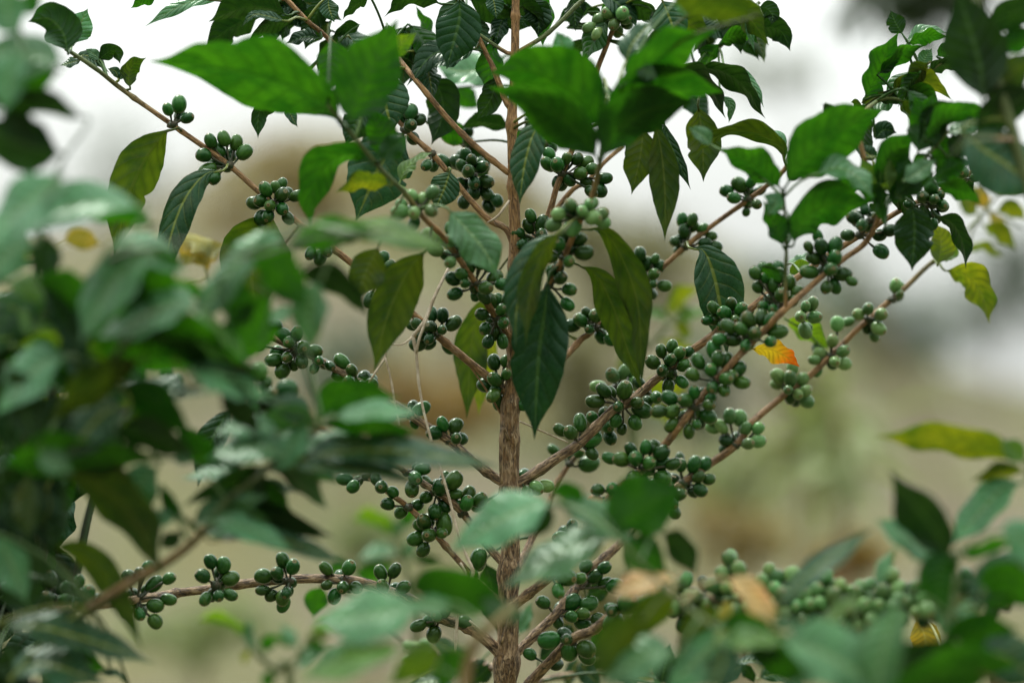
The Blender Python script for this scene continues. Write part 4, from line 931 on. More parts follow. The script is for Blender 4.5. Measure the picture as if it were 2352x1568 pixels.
sh = Plant('coffee_shrub', 'shaded dark green coffee shrub packed behind the left-hand blurred leaves', 'coffee shrub', foot(60, -.2), seed=50)
for pts in ([(60, 1800, -.02), (40, 1400, -.02), (70, 1100, -.04), (60, 800, -.06), (90, 600, -.1)], [(150, 1800, -.02), (160, 1450, -.02), (200, 1200, -.04), (260, 1000, -.1), (330, 850, -.15)], [(10, 1800, 0), (-20, 1300, 0), (-30, 900, 0)]):
    ground_stem(sh, 0, 0, pts, (.006, .002), mat=DARKSTEM)
_r = random.Random(11)
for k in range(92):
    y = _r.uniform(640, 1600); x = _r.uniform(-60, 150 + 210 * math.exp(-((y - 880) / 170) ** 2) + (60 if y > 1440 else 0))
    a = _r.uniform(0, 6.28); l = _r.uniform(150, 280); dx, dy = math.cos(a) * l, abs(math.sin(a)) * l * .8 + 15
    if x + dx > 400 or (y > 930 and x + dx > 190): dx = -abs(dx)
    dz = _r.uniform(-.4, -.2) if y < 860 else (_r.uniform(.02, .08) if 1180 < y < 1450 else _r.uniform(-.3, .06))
    leaf(sh, 0, [(x, y), (x + dx * .5, y + dy * .35), (x + dx, y + dy)], l * _r.uniform(.3, .42), _r.choice((30, 45, 120, 135, 150)), _r.choice(('painted_shade', 'painted_shade', 'deep', 'deep') if y > 900 and x < 130 else ('deep', 'green', 'olive', 'green', 'pale', 'lime', 'teal')), dz, nu=20, nh=3, bites=0)

sp = Plant('coffee_shrub', 'leafy blurred coffee shoot of slim overlapping leaves above the lower left berry branch', 'coffee shrub', foot(80, -.1), seed=55)
ground_stem(sp, 0, 0, [(100, 1750, -.1), (130, 1480, -.12), (250, 1374, -.27), (387, 1290, -.295), (455, 1235, -.295), (520, 1150, -.3), (600, 1085, -.3), (680, 1025, -.3), (765, 955, -.3)], (.004, .002), green=-.2)
_r = random.Random(17)
for x, y in ((740, 975), (700, 1010), (660, 1040), (620, 1065), (580, 1090), (540, 1130), (500, 1165), (760, 960), (640, 1050), (560, 1110), (480, 1200), (720, 990), (680, 1025), (600, 1075), (460, 1225), (520, 1150)):
    a = _r.choice((_r.uniform(-.35, .55), _r.uniform(2.6, 3.5), _r.uniform(.5, 1.5))); l = _r.uniform(110, 190); dx, dy = math.cos(a) * l, math.sin(a) * l * .6
    leaf(sp, 0, [(x, y), (x + dx * .5, y + dy * .35 - 10), (x + dx, y + dy)], _r.uniform(34, 50), _r.choice((42, 50, 56, 118, 122)), _r.choice(('pale', 'pale', 'pale', 'green', 'teal')), _r.uniform(-.33, -.26), nu=24, nh=4, bites=0)

rs = Plant('coffee_shrub', 'out-of-focus coffee shrub with dark leaves crossing the right edge of the view', 'coffee shrub', foot(2500, -.42), seed=60)
ground_stem(rs, 0, 0, [(2480, 1800, -.42), (2450, 1300, -.26), (2420, 700, -.26), (2330, 320, -.26), (2270, 120, -.26), (2240, -20, -.26)], (.008, .003), green=-.2)
RB = lambda *a, **k: branch(rs, *a, knots=(), **k)
RB(0, [(2470, 1700, -.42), (2330, 1600, -.42), (2200, 1480, -.4), (2195, 1330, -.38), (2210, 1250, -.36)], (8, 4), green=.3)
RB(0, [(2300, 1580, -.42), (2120, 1600, -.26), (1950, 1560, -.26), (1800, 1500, -.26)], (7, 4), green=.3)
RB(0, [(2450, 1250, -.26), (2400, 1120, -.35), (2352, 1065, -.25)], (6, 4), green=.3)
RB(0, [(2330, 320, -.26), (2230, 320, -.4), (2190, 350, -.35)], (5, 3), green=.3)
RB(0, [(1950, 1560, -.26), (1720, 1480, -.4), (1560, 1380, -.38), (1480, 1300, -.38), (1426, 1242, -.38)], (6, 4), green=.3)
RL = lambda *a, **k: leaf(rs, *a, **{**dict(nu=24, nh=4, bites=0), **k})
for a in (
 (4, [(1800, 720), (1780, 480), (1720, 250), (1650, 55)], 350, 150, 'deep', -.26), (4, [(1800, 190), (1950, 110), (2140, 40)], 180, 125, 'deep', -.22),
 (4, [(1890, 330), (2000, 290), (2140, 240)], 150, 118, 'green', -.22), (4, [(1850, 760), (1950, 560), (2100, 420)], 220, 125, 'olive', -.26),
 (4, [(1720, 920), (1850, 820), (2110, 640)], 220, 125, 'deep', -.26), (4, [(1640, 880), (1800, 1020), (1950, 1120), (2140, 1260)], 340, 42, 'teal', -.26),
 (4, [(1740, 100), (1780, 120), (1820, 110)], 60, 45, 'pale', -.2), (4, [(1830, 700), (1850, 500), (1900, 350)], 200, 130, 'olive', -.25),
 (12, [(2010, 140), (1800, 50), (1500, -30), (1180, -10)], 170, 120, 'yellowgreen', -.28), (12, [(2000, 250), (1850, 300), (1720, 430), (1590, 600)], 190, 45, 'pale', -.28),
 (12, [(2000, 190), (1850, 190), (1700, 240)], 90, 118, 'yellowgreen', -.28), (12, [(2010, 110), (1930, 60), (1860, 0)], 130, 50, 'lime', -.3),
 (12, [(1520, 770), (1380, 540), (1270, 400), (1180, 275)], 260, 122, 'deep', -.37), (12, [(1410, 810), (1300, 680), (1080, 555)], 190, 45, 'pale', -.35),
 (12, [(1540, 700), (1440, 850), (1480, 1060)], 260, 120, 'green', -.38), (12, [(1550, 730), (1720, 690), (1910, 605)], 90, 118, 'green', -.36),
 (12, [(1020, 950), (1060, 850), (1130, 725)], 85, 45, 'pale', -.3), (12, [(1680, 1090), (1750, 930), (2010, 800)], 230, 55, 'teal', -.38),
 (12, [(1690, 1080), (1850, 1000), (2010, 950)], 150, 120, 'green', -.36), (12, [(1460, 1050), (1490, 1120), (1450, 1220)], 120, 50, 'pale', -.3),
 (12, [(1530, 1180), (1620, 1090), (1720, 1040)], 90, 50, 'pale', -.3), (12, [(350, 1120), (500, 930), (680, 780), (895, 648)], 120, 50, 'teal', -.36),
 (12, [(20, 880), (140, 940), (240, 1060), (325, 1190)], 150, 50, 'peach', -.34), (12, [(620, 1260), (750, 1130), (890, 1010)], 90, 60, 'lime', -.34),
 (12, [(30, 1200), (40, 1120), (60, 1050)], 80, 60, 'yellow', -.3), (12, [(360, 1290), (550, 1330), (760, 1420), (960, 1580)], 350, 35, 'pale', -.45),
 (12, [(1190, 1000), (1130, 1180), (1060, 1380), (1040, 1620)], 240, 35, 'pale', -.46), (12, [(2030, 1450), (1750, 1450), (1450, 1500), (1200, 1620)], 210, 118, 'green', -.42),
 (12, [(30, 1350), (180, 1290), (360, 1320)], 130, 60, 'lime', -.43), (12, [(-20, 1300), (20, 1420), (-60, 1560)], 220, 38, 'teal', -.43),
 (12, [(340, 1230), (400, 1180), (520, 1190)], 80, 50, 'green', -.42),
 (11, [(500, 385), (330, 420), (120, 510), (-80, 650)], 265, 45, 'pale', -.33), (11, [(480, 380), (660, 440), (800, 520), (940, 620)], 190, 48, 'pale', -.33),
 (11, [(900, 640), (940, 520), (1060, 430), (1260, 340)], 420, 120, 'green', -.33), (11, [(930, 610), (1040, 700), (1170, 810)], 210, 118, 'green', -.33),
 (11, [(880, 610), (680, 650), (480, 740), (265, 890)], 240, 48, 'pale', -.33), (11, [(1170, 580), (1290, 650), (1375, 820)], 150, 125, 'deep', -.33),
 (11, [(460, 400), (420, 500), (300, 580)], 130, 125, 'deep', -.33), (11, [(700, 380), (560, 320), (480, 330)], 110, 118, 'green', -.33),
 (11, [(1300, 880), (1150, 880), (1040, 920), (925, 985)], 140, 60, 'peach', -.32), (11, [(1340, 950), (1180, 1040), (1020, 1190), (885, 1395)], 180, 130, 'olive', -.3),
 (11, [(1560, 1050), (1450, 1180), (1330, 1330)], 150, 130, 'olive', -.32), (11, [(1750, 1220), (1600, 1250), (1300, 1560)], 260, 45, 'pale', -.33),
): RL(*a[:5], dd=a[5])
for x, y, dx, dy, w_, t, m in ((1560, 1500, -150, 60, 80, 45, 'pale'), (1700, 1500, 150, 50, 90, 118, 'green'), (1880, 1530, 160, 20, 80, 45, 'pale'), (2010, 1560, 170, -60, 90, 120, 'deep'), (2150, 1480, 160, -30, 80, 118, 'green'), (2240, 1500, 130, 60, 100, 45, 'teal'),
      (1480, 1420, -90, 120, 70, 130, 'olive'), (1640, 1440, 130, 70, 80, 118, 'green'), (2230, 1330, 140, 60, 80, 120, 'green'), (2290, 1220, 90, 70, 70, 45, 'pale'), (1980, 1500, -140, 70, 80, 48, 'pale')):
    RL(0, [(x, y), (x + dx * .5, y + dy * .3 - 14), (x + dx, y + dy)], w_, t, m, dd=-.4)

bs_ = Plant('coffee_shrub', 'blurred low coffee sprig with a round grey-green leaf in front of the trunk foot', 'coffee shrub', foot(1050, -.42), seed=80)
ground_stem(bs_, 0, 0, [(1050, 1900, -.42), (1060, 1620, -.42), (1090, 1480, -.42), (1150, 1420, -.42), (1185, 1385, -.41)], (.006, .003))
for a in (
 (10, [(1070, 960), (1250, 920), (1450, 970), (1690, 1075)], 270, 118, 'green', -.38), (11, [(-20, 1020), (100, 1070), (280, 1130)], 130, 60, 'green', -.4),
 (10, [(1200, 1060), (950, 1110), (750, 1140), (590, 1150)], 290, 42, 'pale', -.43), (10, [(1090, 1330), (900, 1370), (700, 1430), (470, 1520)], 170, 60, 'lime', -.45),
 (10, [(1400, 1030), (1280, 1050), (1100, 1060)], 120, 48, 'pale', -.4), (10, [(1330, 1320), (1200, 1440), (1020, 1540)], 170, 118, 'lime', -.42),
 (10, [(1500, 1330), (1400, 1440), (1330, 1570)], 140, 120, 'green', -.3), (10, [(850, 1330), (700, 1350), (520, 1450)], 110, 45, 'pale', -.35),
): leaf(bs_, *a[:5], dd=a[5], nu=24, nh=4, bites=0)

def sapling(label, x, dd, stems, leaves, seed, group=None):
    pl = Plant('coffee_seedling', label, 'seedling', foot(x, dd), group, seed)
    for i, (t, pts) in enumerate(stems):
        pts = [(p[0], p[1], dd) for p in pts]
        if i == 0: ground_stem(pl, 0, t, pts, (.006, .0025), old=(.3, 0), green=.5)
        else: branch(pl, t, pts, (5, 3), (0, 0), -.1, knots=())
    for l in leaves: leaf(pl, *l, dd=dd, nu=24, nh=4, bites=0)
    return pl
sapling('blurred young seedling with yellow-green leaf rosette behind the right-hand branches', 1400, .5, [(7, [(1060, 1300), (1170, 920), (1310, 735)])],
 [(7, [(1310, 730), (1350, 580), (1510, 500)], 100, 120, 'yellowgreen'), (7, [(1315, 740), (1430, 680), (1570, 670)], 90, 60, 'lime'), (7, [(1300, 735), (1200, 690), (1100, 690)], 80, 60, 'lime'),
  (7, [(1320, 750), (1400, 800), (1350, 870)], 90, 122, 'yellowgreen'), (7, [(1210, 860), (1350, 905), (1480, 930)], 80, 118, 'yellowgreen'), (7, [(1090, 1180), (1000, 1080), (980, 930)], 100, 122, 'yellowgreen'),
  (7, [(1080, 1250), (1300, 1180), (1420, 1250)], 120, 122, 'yellowgreen'), (7, [(1100, 1300), (1330, 1400), (1350, 1560)], 130, 122, 'yellowgreen')], 101)
sapling('pale-stemmed seedling with fresh green leaves behind the lower left branches', 950, .6, [(10, [(1150, 1250), (1110, 900), (1050, 720), (1000, 610)]), (10, [(1060, 740), (920, 770), (760, 790)])],
 [(10, [(1000, 615), (930, 520), (840, 480), (725, 505)], 95, 116, 'lime'), (10, [(1010, 610), (1040, 540), (1070, 490)], 80, 45, 'pale'), (10, [(1060, 570), (1130, 460), (1230, 400)], 110, 116, 'green'),
  (10, [(1050, 720), (900, 700), (760, 770)], 80, 48, 'pale'), (10, [(1020, 790), (880, 850), (720, 860)], 150, 118, 'green'), (10, [(1120, 760), (1220, 760), (1335, 800)], 90, 120, 'deep'),
  (10, [(1080, 760), (1110, 690), (1160, 640)], 90, 40, 'pale'), (10, [(720, 800), (620, 820), (600, 900)], 110, 118, 'green')], 103)
sapling('blurred seedling with thin yellow stems and small pale leaves at the lower left', 620, .55, [(10, [(330, 1640), (230, 1490), (120, 1385), (40, 1290)]), (10, [(200, 1560), (290, 1470), (400, 1360), (470, 1240)])],
 [(9, [(1620, 1290), (1500, 1170), (1400, 1140), (1255, 1165)], 75, 116, 'lime'), (9, [(1610, 1290), (1620, 1220), (1660, 1160)], 70, 40, 'pale'), (10, [(120, 1380), (50, 1250), (60, 1130)], 70, 40, 'pale'),
  (10, [(140, 1390), (220, 1270), (340, 1345)], 60, 118, 'green'), (10, [(380, 1340), (330, 1260), (260, 1175)], 80, 40, 'pale'), (10, [(440, 1310), (500, 1250), (600, 1270)], 70, 60, 'yellowgreen'),
  (10, [(420, 1340), (520, 1330), (610, 1380)], 60, 118, 'green'), (10, [(360, 1480), (460, 1390), (570, 1360)], 110, 45, 'pale'), (10, [(470, 1240), (560, 1190), (640, 1210)], 80, 118, 'lime'),
  (10, [(60, 1350), (30, 1420), (40, 1450)], 50, 118, 'yellowgreen'), (10, [(210, 1480), (180, 1560), (220, 1600)], 120, 120, 'green')], 104)
# ------------------------------------------------------------------ dead vine and straw
def vine(name, label, strands, seed):
    t = thing(name, label, 'dry vine', P(strands[0][0], *strands[0][1][0]))
    rng = random.Random(seed)
    for tl, pts, r in strands:
        w = [P(tl, *p) for p in pts]
        V, F, *_ = tube_data(w, [x * S * D0 for x in (r if isinstance(r, (list, tuple)) else [r] * len(w))], .004, 7, .3, (), rng.random() * 9)
        mesh_obj('tendril', V, F, STRAW, t, origin=w[0])
vine('dry_vine', 'dry bleached vine hanging in forked strands left of the trunk', [
 (6, [(1425, 375, -.02), (1330, 570, -.03), (1270, 720, -.03), (1180, 840, -.03)], [3.8, 4.2, 4.4, 5.2]),
 (6, [(1320, 600, -.028), (1270, 740, -.035), (1225, 860, -.035), (1205, 960, -.03)], [2, 2.6, 3, 2.6]),
 (6, [(1180, 835, -.03), (1205, 960, -.03), (1222, 1150, -.03), (1245, 1300, -.03), (1280, 1450, -.03), (1310, 1560, -.03)], [4.4, 3.6, 3.3, 3.2, 3, 3]),
 (10, [(1285, 100, -.03), (1350, 300, -.03), (1395, 470, -.03), (1440, 640, -.03), (1490, 760, -.03), (1522, 850, -.03), (1480, 940, -.03)], [3, 3, 2.8, 3, 3.6, 4.2, 3]),
 (10, [(1440, 780, -.03), (1475, 850, -.03), (1470, 920, -.03), (1440, 1030, -.03), (1420, 1150, -.03), (1405, 1380, -.03), (1390, 1600, -.03)], [2.6, 3.4, 3, 3.2, 3.2, 3, 3]),
 (6, [(1180, 845, -.03), (1110, 895, -.03), (1040, 895, -.035), (985, 885, -.035), (985, 930, -.03), (995, 980, -.03), (930, 1080, -.03), (855, 1195, -.03)], [3, 2.2, 2, 2, 2, 2.6, 2.6, 3]),
 (6, [(992, 985, -.03), (1020, 1080, -.03), (1040, 1180, -.03), (1060, 1300, -.03), (1090, 1450, -.03)], [2.4, 2.4, 2.6, 2.4, 2.2])], 1)
vine('dry_vine', 'bleached vine end curling around the upper trunk', [(3, [(200, 1370, -.03), (180, 1400, -.03), (120, 1480, -.03), (55, 1520, -.02)], [2.2, 3, 3, 2.4])], 2)
vine('straw_stalk', 'thin straw-coloured stalk slanting right of the trunk below the berries', [(7, [(270, 1420, -.012), (430, 1490, .02), (600, 1565, .04)], [2.4, 2.2, 2.2]), (11, [(645, 40, .04), (830, 110, .05), (1010, 160, .05), (1280, 222, .06)], [2.2, 2, 1.8, 1.6])], 3)
vine('straw_stalk', 'thin straw-coloured stalk leaning against the trunk foot', [(10, [(1500, 1160, -.01), (1580, 1230, -.005), (1670, 1315, 0)], [2.6, 2.4, 2])], 4)

# ------------------------------------------------------------------ ground
def ground_h(x, y):
    s = x / max(y, 1) / S + 1176
    sil = np.interp(s, [-1500, -300, 0, 250, 420, 600, 720, 1000, 1180, 1350, 1550, 1700, 1900, 2050, 2150, 2352, 2800, 4200], [640, 600, 560, 500, 420, 330, 300, 330, 400, 480, 530, 590, 680, 770, 835, 895, 930, 880])
    e = (784 - sil) * S
    k = min(1, max(0, (y - 9) / 17)); k = k * k * (3 - 2 * k)
    h = k * (1.25 + e * 26)
    if y > 26: h = (1.25 + e * 26) - (y - 26) * .05
    return h + .05 * noise.noise((x * .7, y * .7, 0)) + .02 * noise.noise((x * 3, y * 3, 2))
xs = np.concatenate([np.linspace(-120, -14, 24), np.linspace(-13, 13, 120), np.linspace(14, 120, 24)])
ys = np.concatenate([np.linspace(-8, 28, 110), np.linspace(30, 300, 36)])
V = [(x, y, ground_h(x, y) if y > 3 else .01 * noise.noise((x * 3, y * 3, 2))) for y in ys for x in xs]
n = len(xs)
F = [(j * n + i, j * n + i + 1, (j + 1) * n + i + 1, (j + 1) * n + i) for j in range(len(ys) - 1) for i in range(n - 1)]
m, nt = new_mat('dry_earth'); g = NT(nt)
oc = g.n('ShaderNodeTexCoord').outputs['Object']
big = g.noise(oc, .55, 4, .6); med = g.noise(oc, 3.0, 4, .6); fine = g.noise(oc, 40, 4, .7)
soil = g.mix(g.smooth(med, .3, .7), (.075, .063, .034), (.172, .148, .088))
grass = g.mix(g.smooth(fine, .3, .7), (.06, .066, .018), (.148, .145, .05))
c_ = g.mix(g.smooth(big, .36, .56), soil, grass)
c_ = g.mix(g.math('MULTIPLY', g.smooth(g.noise(oc, 1.1, 3, .6), .56, .72), .7), c_, (.15, .11, .03))
b_ = g.n('ShaderNodeBump', ins={'Strength': .8, 'Distance': .04, 'Height': g.math('ADD', fine, med)})
g.out(g.n('ShaderNodeBsdfPrincipled', ins={'Base Color': c_, 'Roughness': .95, 'Normal': b_.outputs[0]}).outputs[0])
o = mesh_obj('ground', V, F, m); o['kind'] = 'structure'

# ------------------------------------------------------------------ background bushes and trees
def fol(name, c1, c2, glow): return plain_mat(name, c1, c2, 4, .6, .35, glow, .2)
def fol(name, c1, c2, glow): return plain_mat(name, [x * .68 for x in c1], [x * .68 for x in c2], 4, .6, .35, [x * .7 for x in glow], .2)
FM = {
 'tan': fol('foliage_tan', (.22, .175, .06), (.42, .33, .14), (.36, .27, .06)),
 'ochre': fol('foliage_ochre', (.2, .12, .02), (.36, .24, .06), (.4, .26, .03)),
 'olive': fol('foliage_olive', (.08, .08, .025), (.2, .18, .06), (.2, .2, .03)),
 'grey': fol('foliage_grey_green', (.10, .14, .095), (.21, .27, .19), (.15, .24, .11)),  # aerial haze of far trees painted into a lighter colour; bushes share it
 'painted_haze': fol('foliage_painted_haze', (.38, .42, .37), (.6, .64, .58), (.5, .55, .45)),  # aerial haze painted in as a pale grey leaf colour
 'dark': fol('foliage_dark', (.02, .04, .018), (.05, .08, .04), (.06, .12, .02)),
 'pale': fol('foliage_pale_green', (.2, .27, .1), (.36, .42, .2), (.35, .45, .1)),
 'green': fol('foliage_green', (.05, .11, .035), (.12, .2, .06), (.12, .3, .03)),
}
def bush(name, label, cat, px, py, rx, ry, d, mat, n, leaf_px, seed, group=None, hang=0.0, long=2.2, ground=True):
    """a crown of separate leaf blades on forked stems; px.. are picture units at distance d"""
    rng = random.Random(seed); k = S * d
    c = Vector(((px - 1176) * k, d, CAMZ - (py - 784) * k)); RX, RZ = rx * k, ry * k
    gx = c.x if not isinstance(ground, tuple) else ground[0]
    gz = ground_h(gx, d)
    t = thing(name, label, cat, (gx, d, gz), group)
    top = c
    V, F, *_ = tube_data([Vector((gx, d, gz - .05)), Vector((gx * .5 + c.x * .5, d, (gz + c.z) / 2 - .2 * RZ)), c + Vector((0, 0, .2 * RZ))], [max(.02, RX * .06), max(.015, RX * .05), .006], .05, 8, .1, (), seed)
    mesh_obj('trunk', V, F, BARK, t, origin=(gx, d, gz), attrs={'old': ('FLOAT', [.8] * len(V)), 'bark': ('FLOAT_VECTOR', [tuple(v) for v in V]), 'green': ('FLOAT', [0] * len(V))})
    blobs = [(rng.uniform(-.65, .65), rng.uniform(-.6, .6), rng.uniform(-.65, .65), rng.uniform(.28, .55)) for _ in range(9)]
    V, F = [], []; l0 = leaf_px * k
    for _ in range(n):
        b = rng.choice(blobs)
        while True:
            q = Vector((rng.gauss(0, .55), rng.gauss(0, .55), rng.gauss(0, .55)))
            if q.length < 1.3: break
        p = c + Vector(((b[0] + q.x * b[3]) * RX, (b[1] + q.y * b[3]) * RX * .8, (b[2] + q.z * b[3]) * RZ))
        ax = Vector((rng.gauss(0, 1), rng.gauss(0, 1), rng.gauss(0, 1) * .6 - hang)).normalized()
        nn = Vector((rng.gauss(0, .6), rng.gauss(0, .6), 1)).normalized()
        sd = ax.cross(nn)
        if sd.length < .1: sd = ax.cross(Vector((1, 0, 0)))
        sd.normalize(); nn = sd.cross(ax)
        l = l0 * rng.uniform(.6, 1.3); w_ = l / long / 2
        o = len(V)
        V += [p, p + ax * l * .45 + sd * w_ + nn * w_ * .3, p + ax * l * .5, p + ax * l * .45 - sd * w_ + nn * w_ * .3, p + ax * l - nn * l * .12]
        F += [(o, o + 1, o + 2), (o, o + 2, o + 3), (o + 1, o + 4, o + 2), (o + 2, o + 4, o + 3)]
    mesh_obj('crown', V, F, FM[mat], t, origin=c, smooth=False)
    return t
G1 = 'blurred trees and bushes on the slope behind'
bush('tree', 'tan-leaved tree on the slope, left of the trunk under the sky', 'tree', 680, 420, 250, 150, 13, 'tan', 900, 40, 201, G1)
bush('tree', 'pale straw-coloured tree on the slope directly behind the upper trunk', 'tree', 1060, 470, 220, 170, 15, 'tan', 800, 40, 202, G1)
bush('tree', 'olive-beige tree between the trunk and the long right-hand berry branches', 'tree', 1450, 610, 180, 170, 14, 'olive', 800, 40, 203, G1)
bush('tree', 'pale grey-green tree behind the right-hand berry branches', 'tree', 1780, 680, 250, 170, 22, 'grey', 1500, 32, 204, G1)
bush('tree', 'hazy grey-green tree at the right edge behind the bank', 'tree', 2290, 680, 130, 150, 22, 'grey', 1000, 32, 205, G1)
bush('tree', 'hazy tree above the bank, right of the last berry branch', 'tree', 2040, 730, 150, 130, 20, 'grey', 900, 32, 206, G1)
bush('tree', 'faint pale tree rising against the white sky at the upper left', 'tree', 270, 400, 140, 190, 16, 'painted_haze', 300, 40, 207, G1)
bush('bush', 'olive bush low behind the middle of the trunk', 'bush', 1000, 950, 200, 110, 9, 'ochre', 500, 60, 208, G1)
bush('bush', 'olive-brown bush right of the trunk behind the crossing branches', 'bush', 1330, 900, 160, 150, 10, 'olive', 450, 50, 209, G1)
bush('bush', 'grey-green bush in the gap left of the hanging vine', 'bush', 830, 830, 150, 130, 11, 'grey', 400, 45, 210, G1)
bush('bush', 'soft green bush behind the spotted leaf', 'bush', 1600, 900, 150, 140, 9, 'grey', 400, 50, 211, G1)
bush('bush', 'bush of long pale green blades leaning left on the right', 'bush', 1930, 990, 110, 150, 4.6, 'pale', 46, 210, 212, G1, hang=.5, long=4.5)
bush('bush', 'olive-green sapling crown behind the slanting pale blades', 'bush', 1850, 960, 75, 140, 5.2, 'olive', 330, 60, 220, G1)
bush('bush', 'yellow-green bush on the earth right of the last berry branch', 'bush', 1720, 1100, 130, 110, 8, 'pale', 300, 50, 221, G1)
bush('bush', 'ochre bush above the blurred berry branch at lower right', 'bush', 1950, 1290, 80, 55, 5.0, 'ochre', 220, 60, 213, G1)
bush('bush', 'yellow-green weeds on the bare earth at lower left', 'bush', 460, 1450, 190, 70, 6.5, 'pale', 320, 60, 214, G1)
bush('bush', 'olive weeds on the earth right of the trunk foot', 'bush', 1400, 1400, 200, 110, 6.0, 'olive', 300, 70, 215, G1)
bush('bush', 'pale yellow weeds on the earth under the long right-hand branches', 'bush', 1700, 1250, 130, 80, 6.5, 'tan', 260, 60, 216, G1)
bush('bush', 'light green weeds behind the pale-stemmed seedling', 'bush', 850, 1250, 100, 70, 7, 'pale', 240, 55, 217, G1)
bush('tree', 'dark-leaved tree reaching in from above at the top right', 'tree', 2180, -70, 260, 90, 5.0, 'dark', 170, 110, 218, G1, hang=1.0, ground=(2.6,))
bush('tree', 'thin brownish tree against the sky, top right', 'tree', 1780, 160, 110, 70, 11, 'painted_haze', 160, 45, 219, G1, ground=(2.2,))

# ------------------------------------------------------------------ sky, sun, camera
ELEV, ROT = math.radians(58), math.radians(-35)
wd = bpy.data.worlds.new('World'); sc.world = wd; wd.use_nodes = True
nt = wd.node_tree; nt.nodes.clear(); g = NT(nt)
sky = g.n('ShaderNodeTexSky'); sky.sky_type = 'NISHITA'; sky.sun_disc = False
sky.sun_elevation = ELEV; sky.sun_rotation = ROT; sky.dust_density = 4; sky.air_density = 1.2
gen = g.n('ShaderNodeTexCoord').outputs['Generated']
sx = g.n('ShaderNodeSeparateXYZ', ins={0: gen}).outputs
up = g.math('MULTIPLY', g.math('MAXIMUM', sx[2], 0.0), 34.0)
fr = g.math('MULTIPLY', g.smooth(sx[1], -.1, .8), 6.6)
lum = g.math('MULTIPLY', g.math('ADD', g.math('ADD', up, fr), 2.0), g.math('MULTIPLY_ADD', g.noise(gen, 2.2, 5, .55), .5, .75))
cloud = g.n('ShaderNodeCombineColor', ins={0: g.math('MULTIPLY', lum, .96), 1: lum, 2: g.math('MULTIPLY', lum, .965)}).outputs[0]
csky = g.mix(.88, sky.outputs[0], cloud)
bg = g.n('ShaderNodeBackground', ins={'Color': csky, 'Strength': .1})
ow = g.n('ShaderNodeOutputWorld'); nt.links.new(bg.outputs[0], ow.inputs[0])
sun = bpy.data.lights.new('sun', 'SUN'); sun.energy = 3.0; sun.angle = math.radians(14); sun.color = (1, .95, .87)
so = bpy.data.objects.new('sun', sun); COL.objects.link(so)
dirv = Vector((math.sin(ROT) * math.cos(ELEV), math.cos(ROT) * math.cos(ELEV), math.sin(ELEV)))
so.rotation_mode = 'QUATERNION'; so.rotation_quaternion = dirv.to_track_quat('Z', 'Y'); so.location = dirv * 20
cam = bpy.data.cameras.new('camera'); cam.lens = LENS; cam.sensor_width = SENSOR; cam.clip_start = .05; cam.clip_end = 2000
cam.dof.use_dof = True; cam.dof.focus_distance = D0; cam.dof.aperture_fstop = 1.6
co = bpy.data.objects.new('camera', cam); COL.objects.link(co); co.location = CAM; co.rotation_euler = (PI / 2, 0, 0)
sc.camera = co
sc.view_settings.view_transform = 'Standard'; sc.view_settings.look = 'None'; sc.view_settings.exposure = 0; sc.view_settings.gamma = 1
sc.cycles.use_denoising = True
sc.cycles.max_bounces = 8; sc.cycles.transmission_bounces = 6; sc.cycles.diffuse_bounces = 4; sc.cycles.glossy_bounces = 3
sc.cycles.use_adaptive_sampling = True

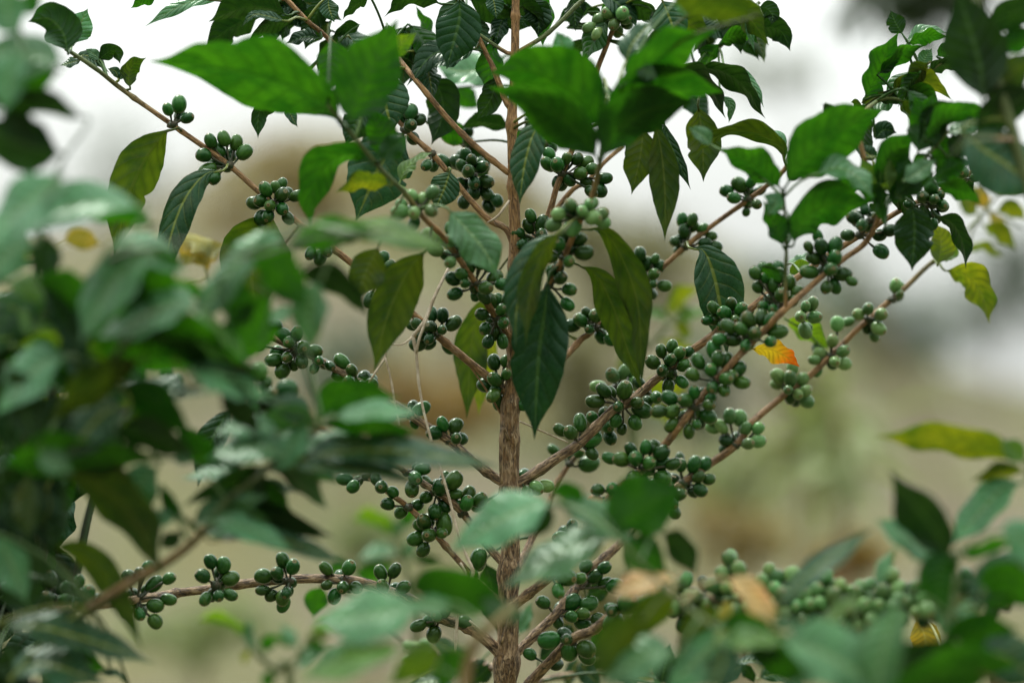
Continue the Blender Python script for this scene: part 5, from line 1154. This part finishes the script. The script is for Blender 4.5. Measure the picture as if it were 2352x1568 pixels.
# ------------------------------------------------------------------ past a hundred of one part: the rest of it as one part
sc.view_layers[0].update()
dg = bpy.context.evaluated_depsgraph_get()
def seen(o, pts, tol):
    n = 0
    for p in pts:
        px, py = 1176 + p.x / p.y / S, 784 - (p.z - CAMZ) / p.y / S
        if not (0 < px < 2352 and 0 < py < 1568): continue
        d = p - CAM; l = d.length
        hit, loc, *_r2 = sc.ray_cast(dg, CAM, d.normalized(), distance=l)
        if not hit or (loc - CAM).length > l - tol: n += 1
    return n / len(pts)
def merge(name, objs, parent, label):
    V, F, UV, LO, VA, MI, mats = [], [], [], [], [], [], []
    for k, o in enumerate(objs):
        me = o.data; mw = o.matrix_world; off = len(V)
        if me.materials[0] not in mats: mats.append(me.materials[0])
        mi = mats.index(me.materials[0])
        V += [mw @ v.co for v in me.vertices]
        F += [tuple(i + off for i in p.vertices) for p in me.polygons]; MI += [mi] * len(me.polygons)
        VA += [(k * .618034) % 1.0] * len(me.vertices)
        if 'local' in me.attributes: LO += [tuple(d.vector) for d in me.attributes['local'].data]
        if me.uv_layers:
            u = [(0, 0)] * len(me.vertices)
            for lp, q in zip(me.loops, me.uv_layers[0].data): u[lp.vertex_index] = tuple(q.uv)
            UV += u
    at = {'vary': ('FLOAT', VA)}
    if LO: at['local'] = ('FLOAT_VECTOR', LO)
    m = mesh_obj(name, [tuple(v) for v in V], F, mats[0], parent, uv=UV or None, attrs=at, label=label)
    for x in mats[1:]: m.data.materials.append(x)
    m.data.polygons.foreach_set('material_index', MI); m.data.update()
    m['kind'] = 'stuff'
    for o in objs:
        me = o.data; bpy.data.objects.remove(o)
        if me.users == 0: bpy.data.meshes.remove(me)
for pl in PLANTS:
    if len(pl.leaves) > 100:
        sz = {}
        for o in pl.leaves:
            P_ = [o.matrix_world @ o.data.vertices[i].co for i in range(0, len(o.data.vertices), max(1, len(o.data.vertices) // 14))]
            xs_ = [p.x / p.y for p in P_]; zs_ = [p.z / p.y for p in P_]
            sz[o] = (max(xs_) - min(xs_)) * (max(zs_) - min(zs_)) * seen(o, P_, .002) + (1 if 'label' in o else 0)
        order = sorted(pl.leaves, key=lambda o: -sz[o])
        merge('foliage', order[100:], pl.t, 'smaller and half-hidden leaves')
    bl = BERRIES.get(pl, [])
    if len(bl) > 100:
        sz = {}
        for o in bl:
            c_ = o.matrix_world.translation; r_ = .0042
            sz[o] = (o.scale.x / c_.y) ** 2 * seen(o, [c_, c_ + Vector((r_, 0, 0)), c_ - Vector((r_, 0, 0)), c_ + Vector((0, 0, r_)), c_ - Vector((0, 0, r_))], .009) + (1 if 'label' in o else 0)
        order = sorted(bl, key=lambda o: -sz[o])
        merge('berry_crop', order[100:], pl.t, 'the other green berries of the crop')
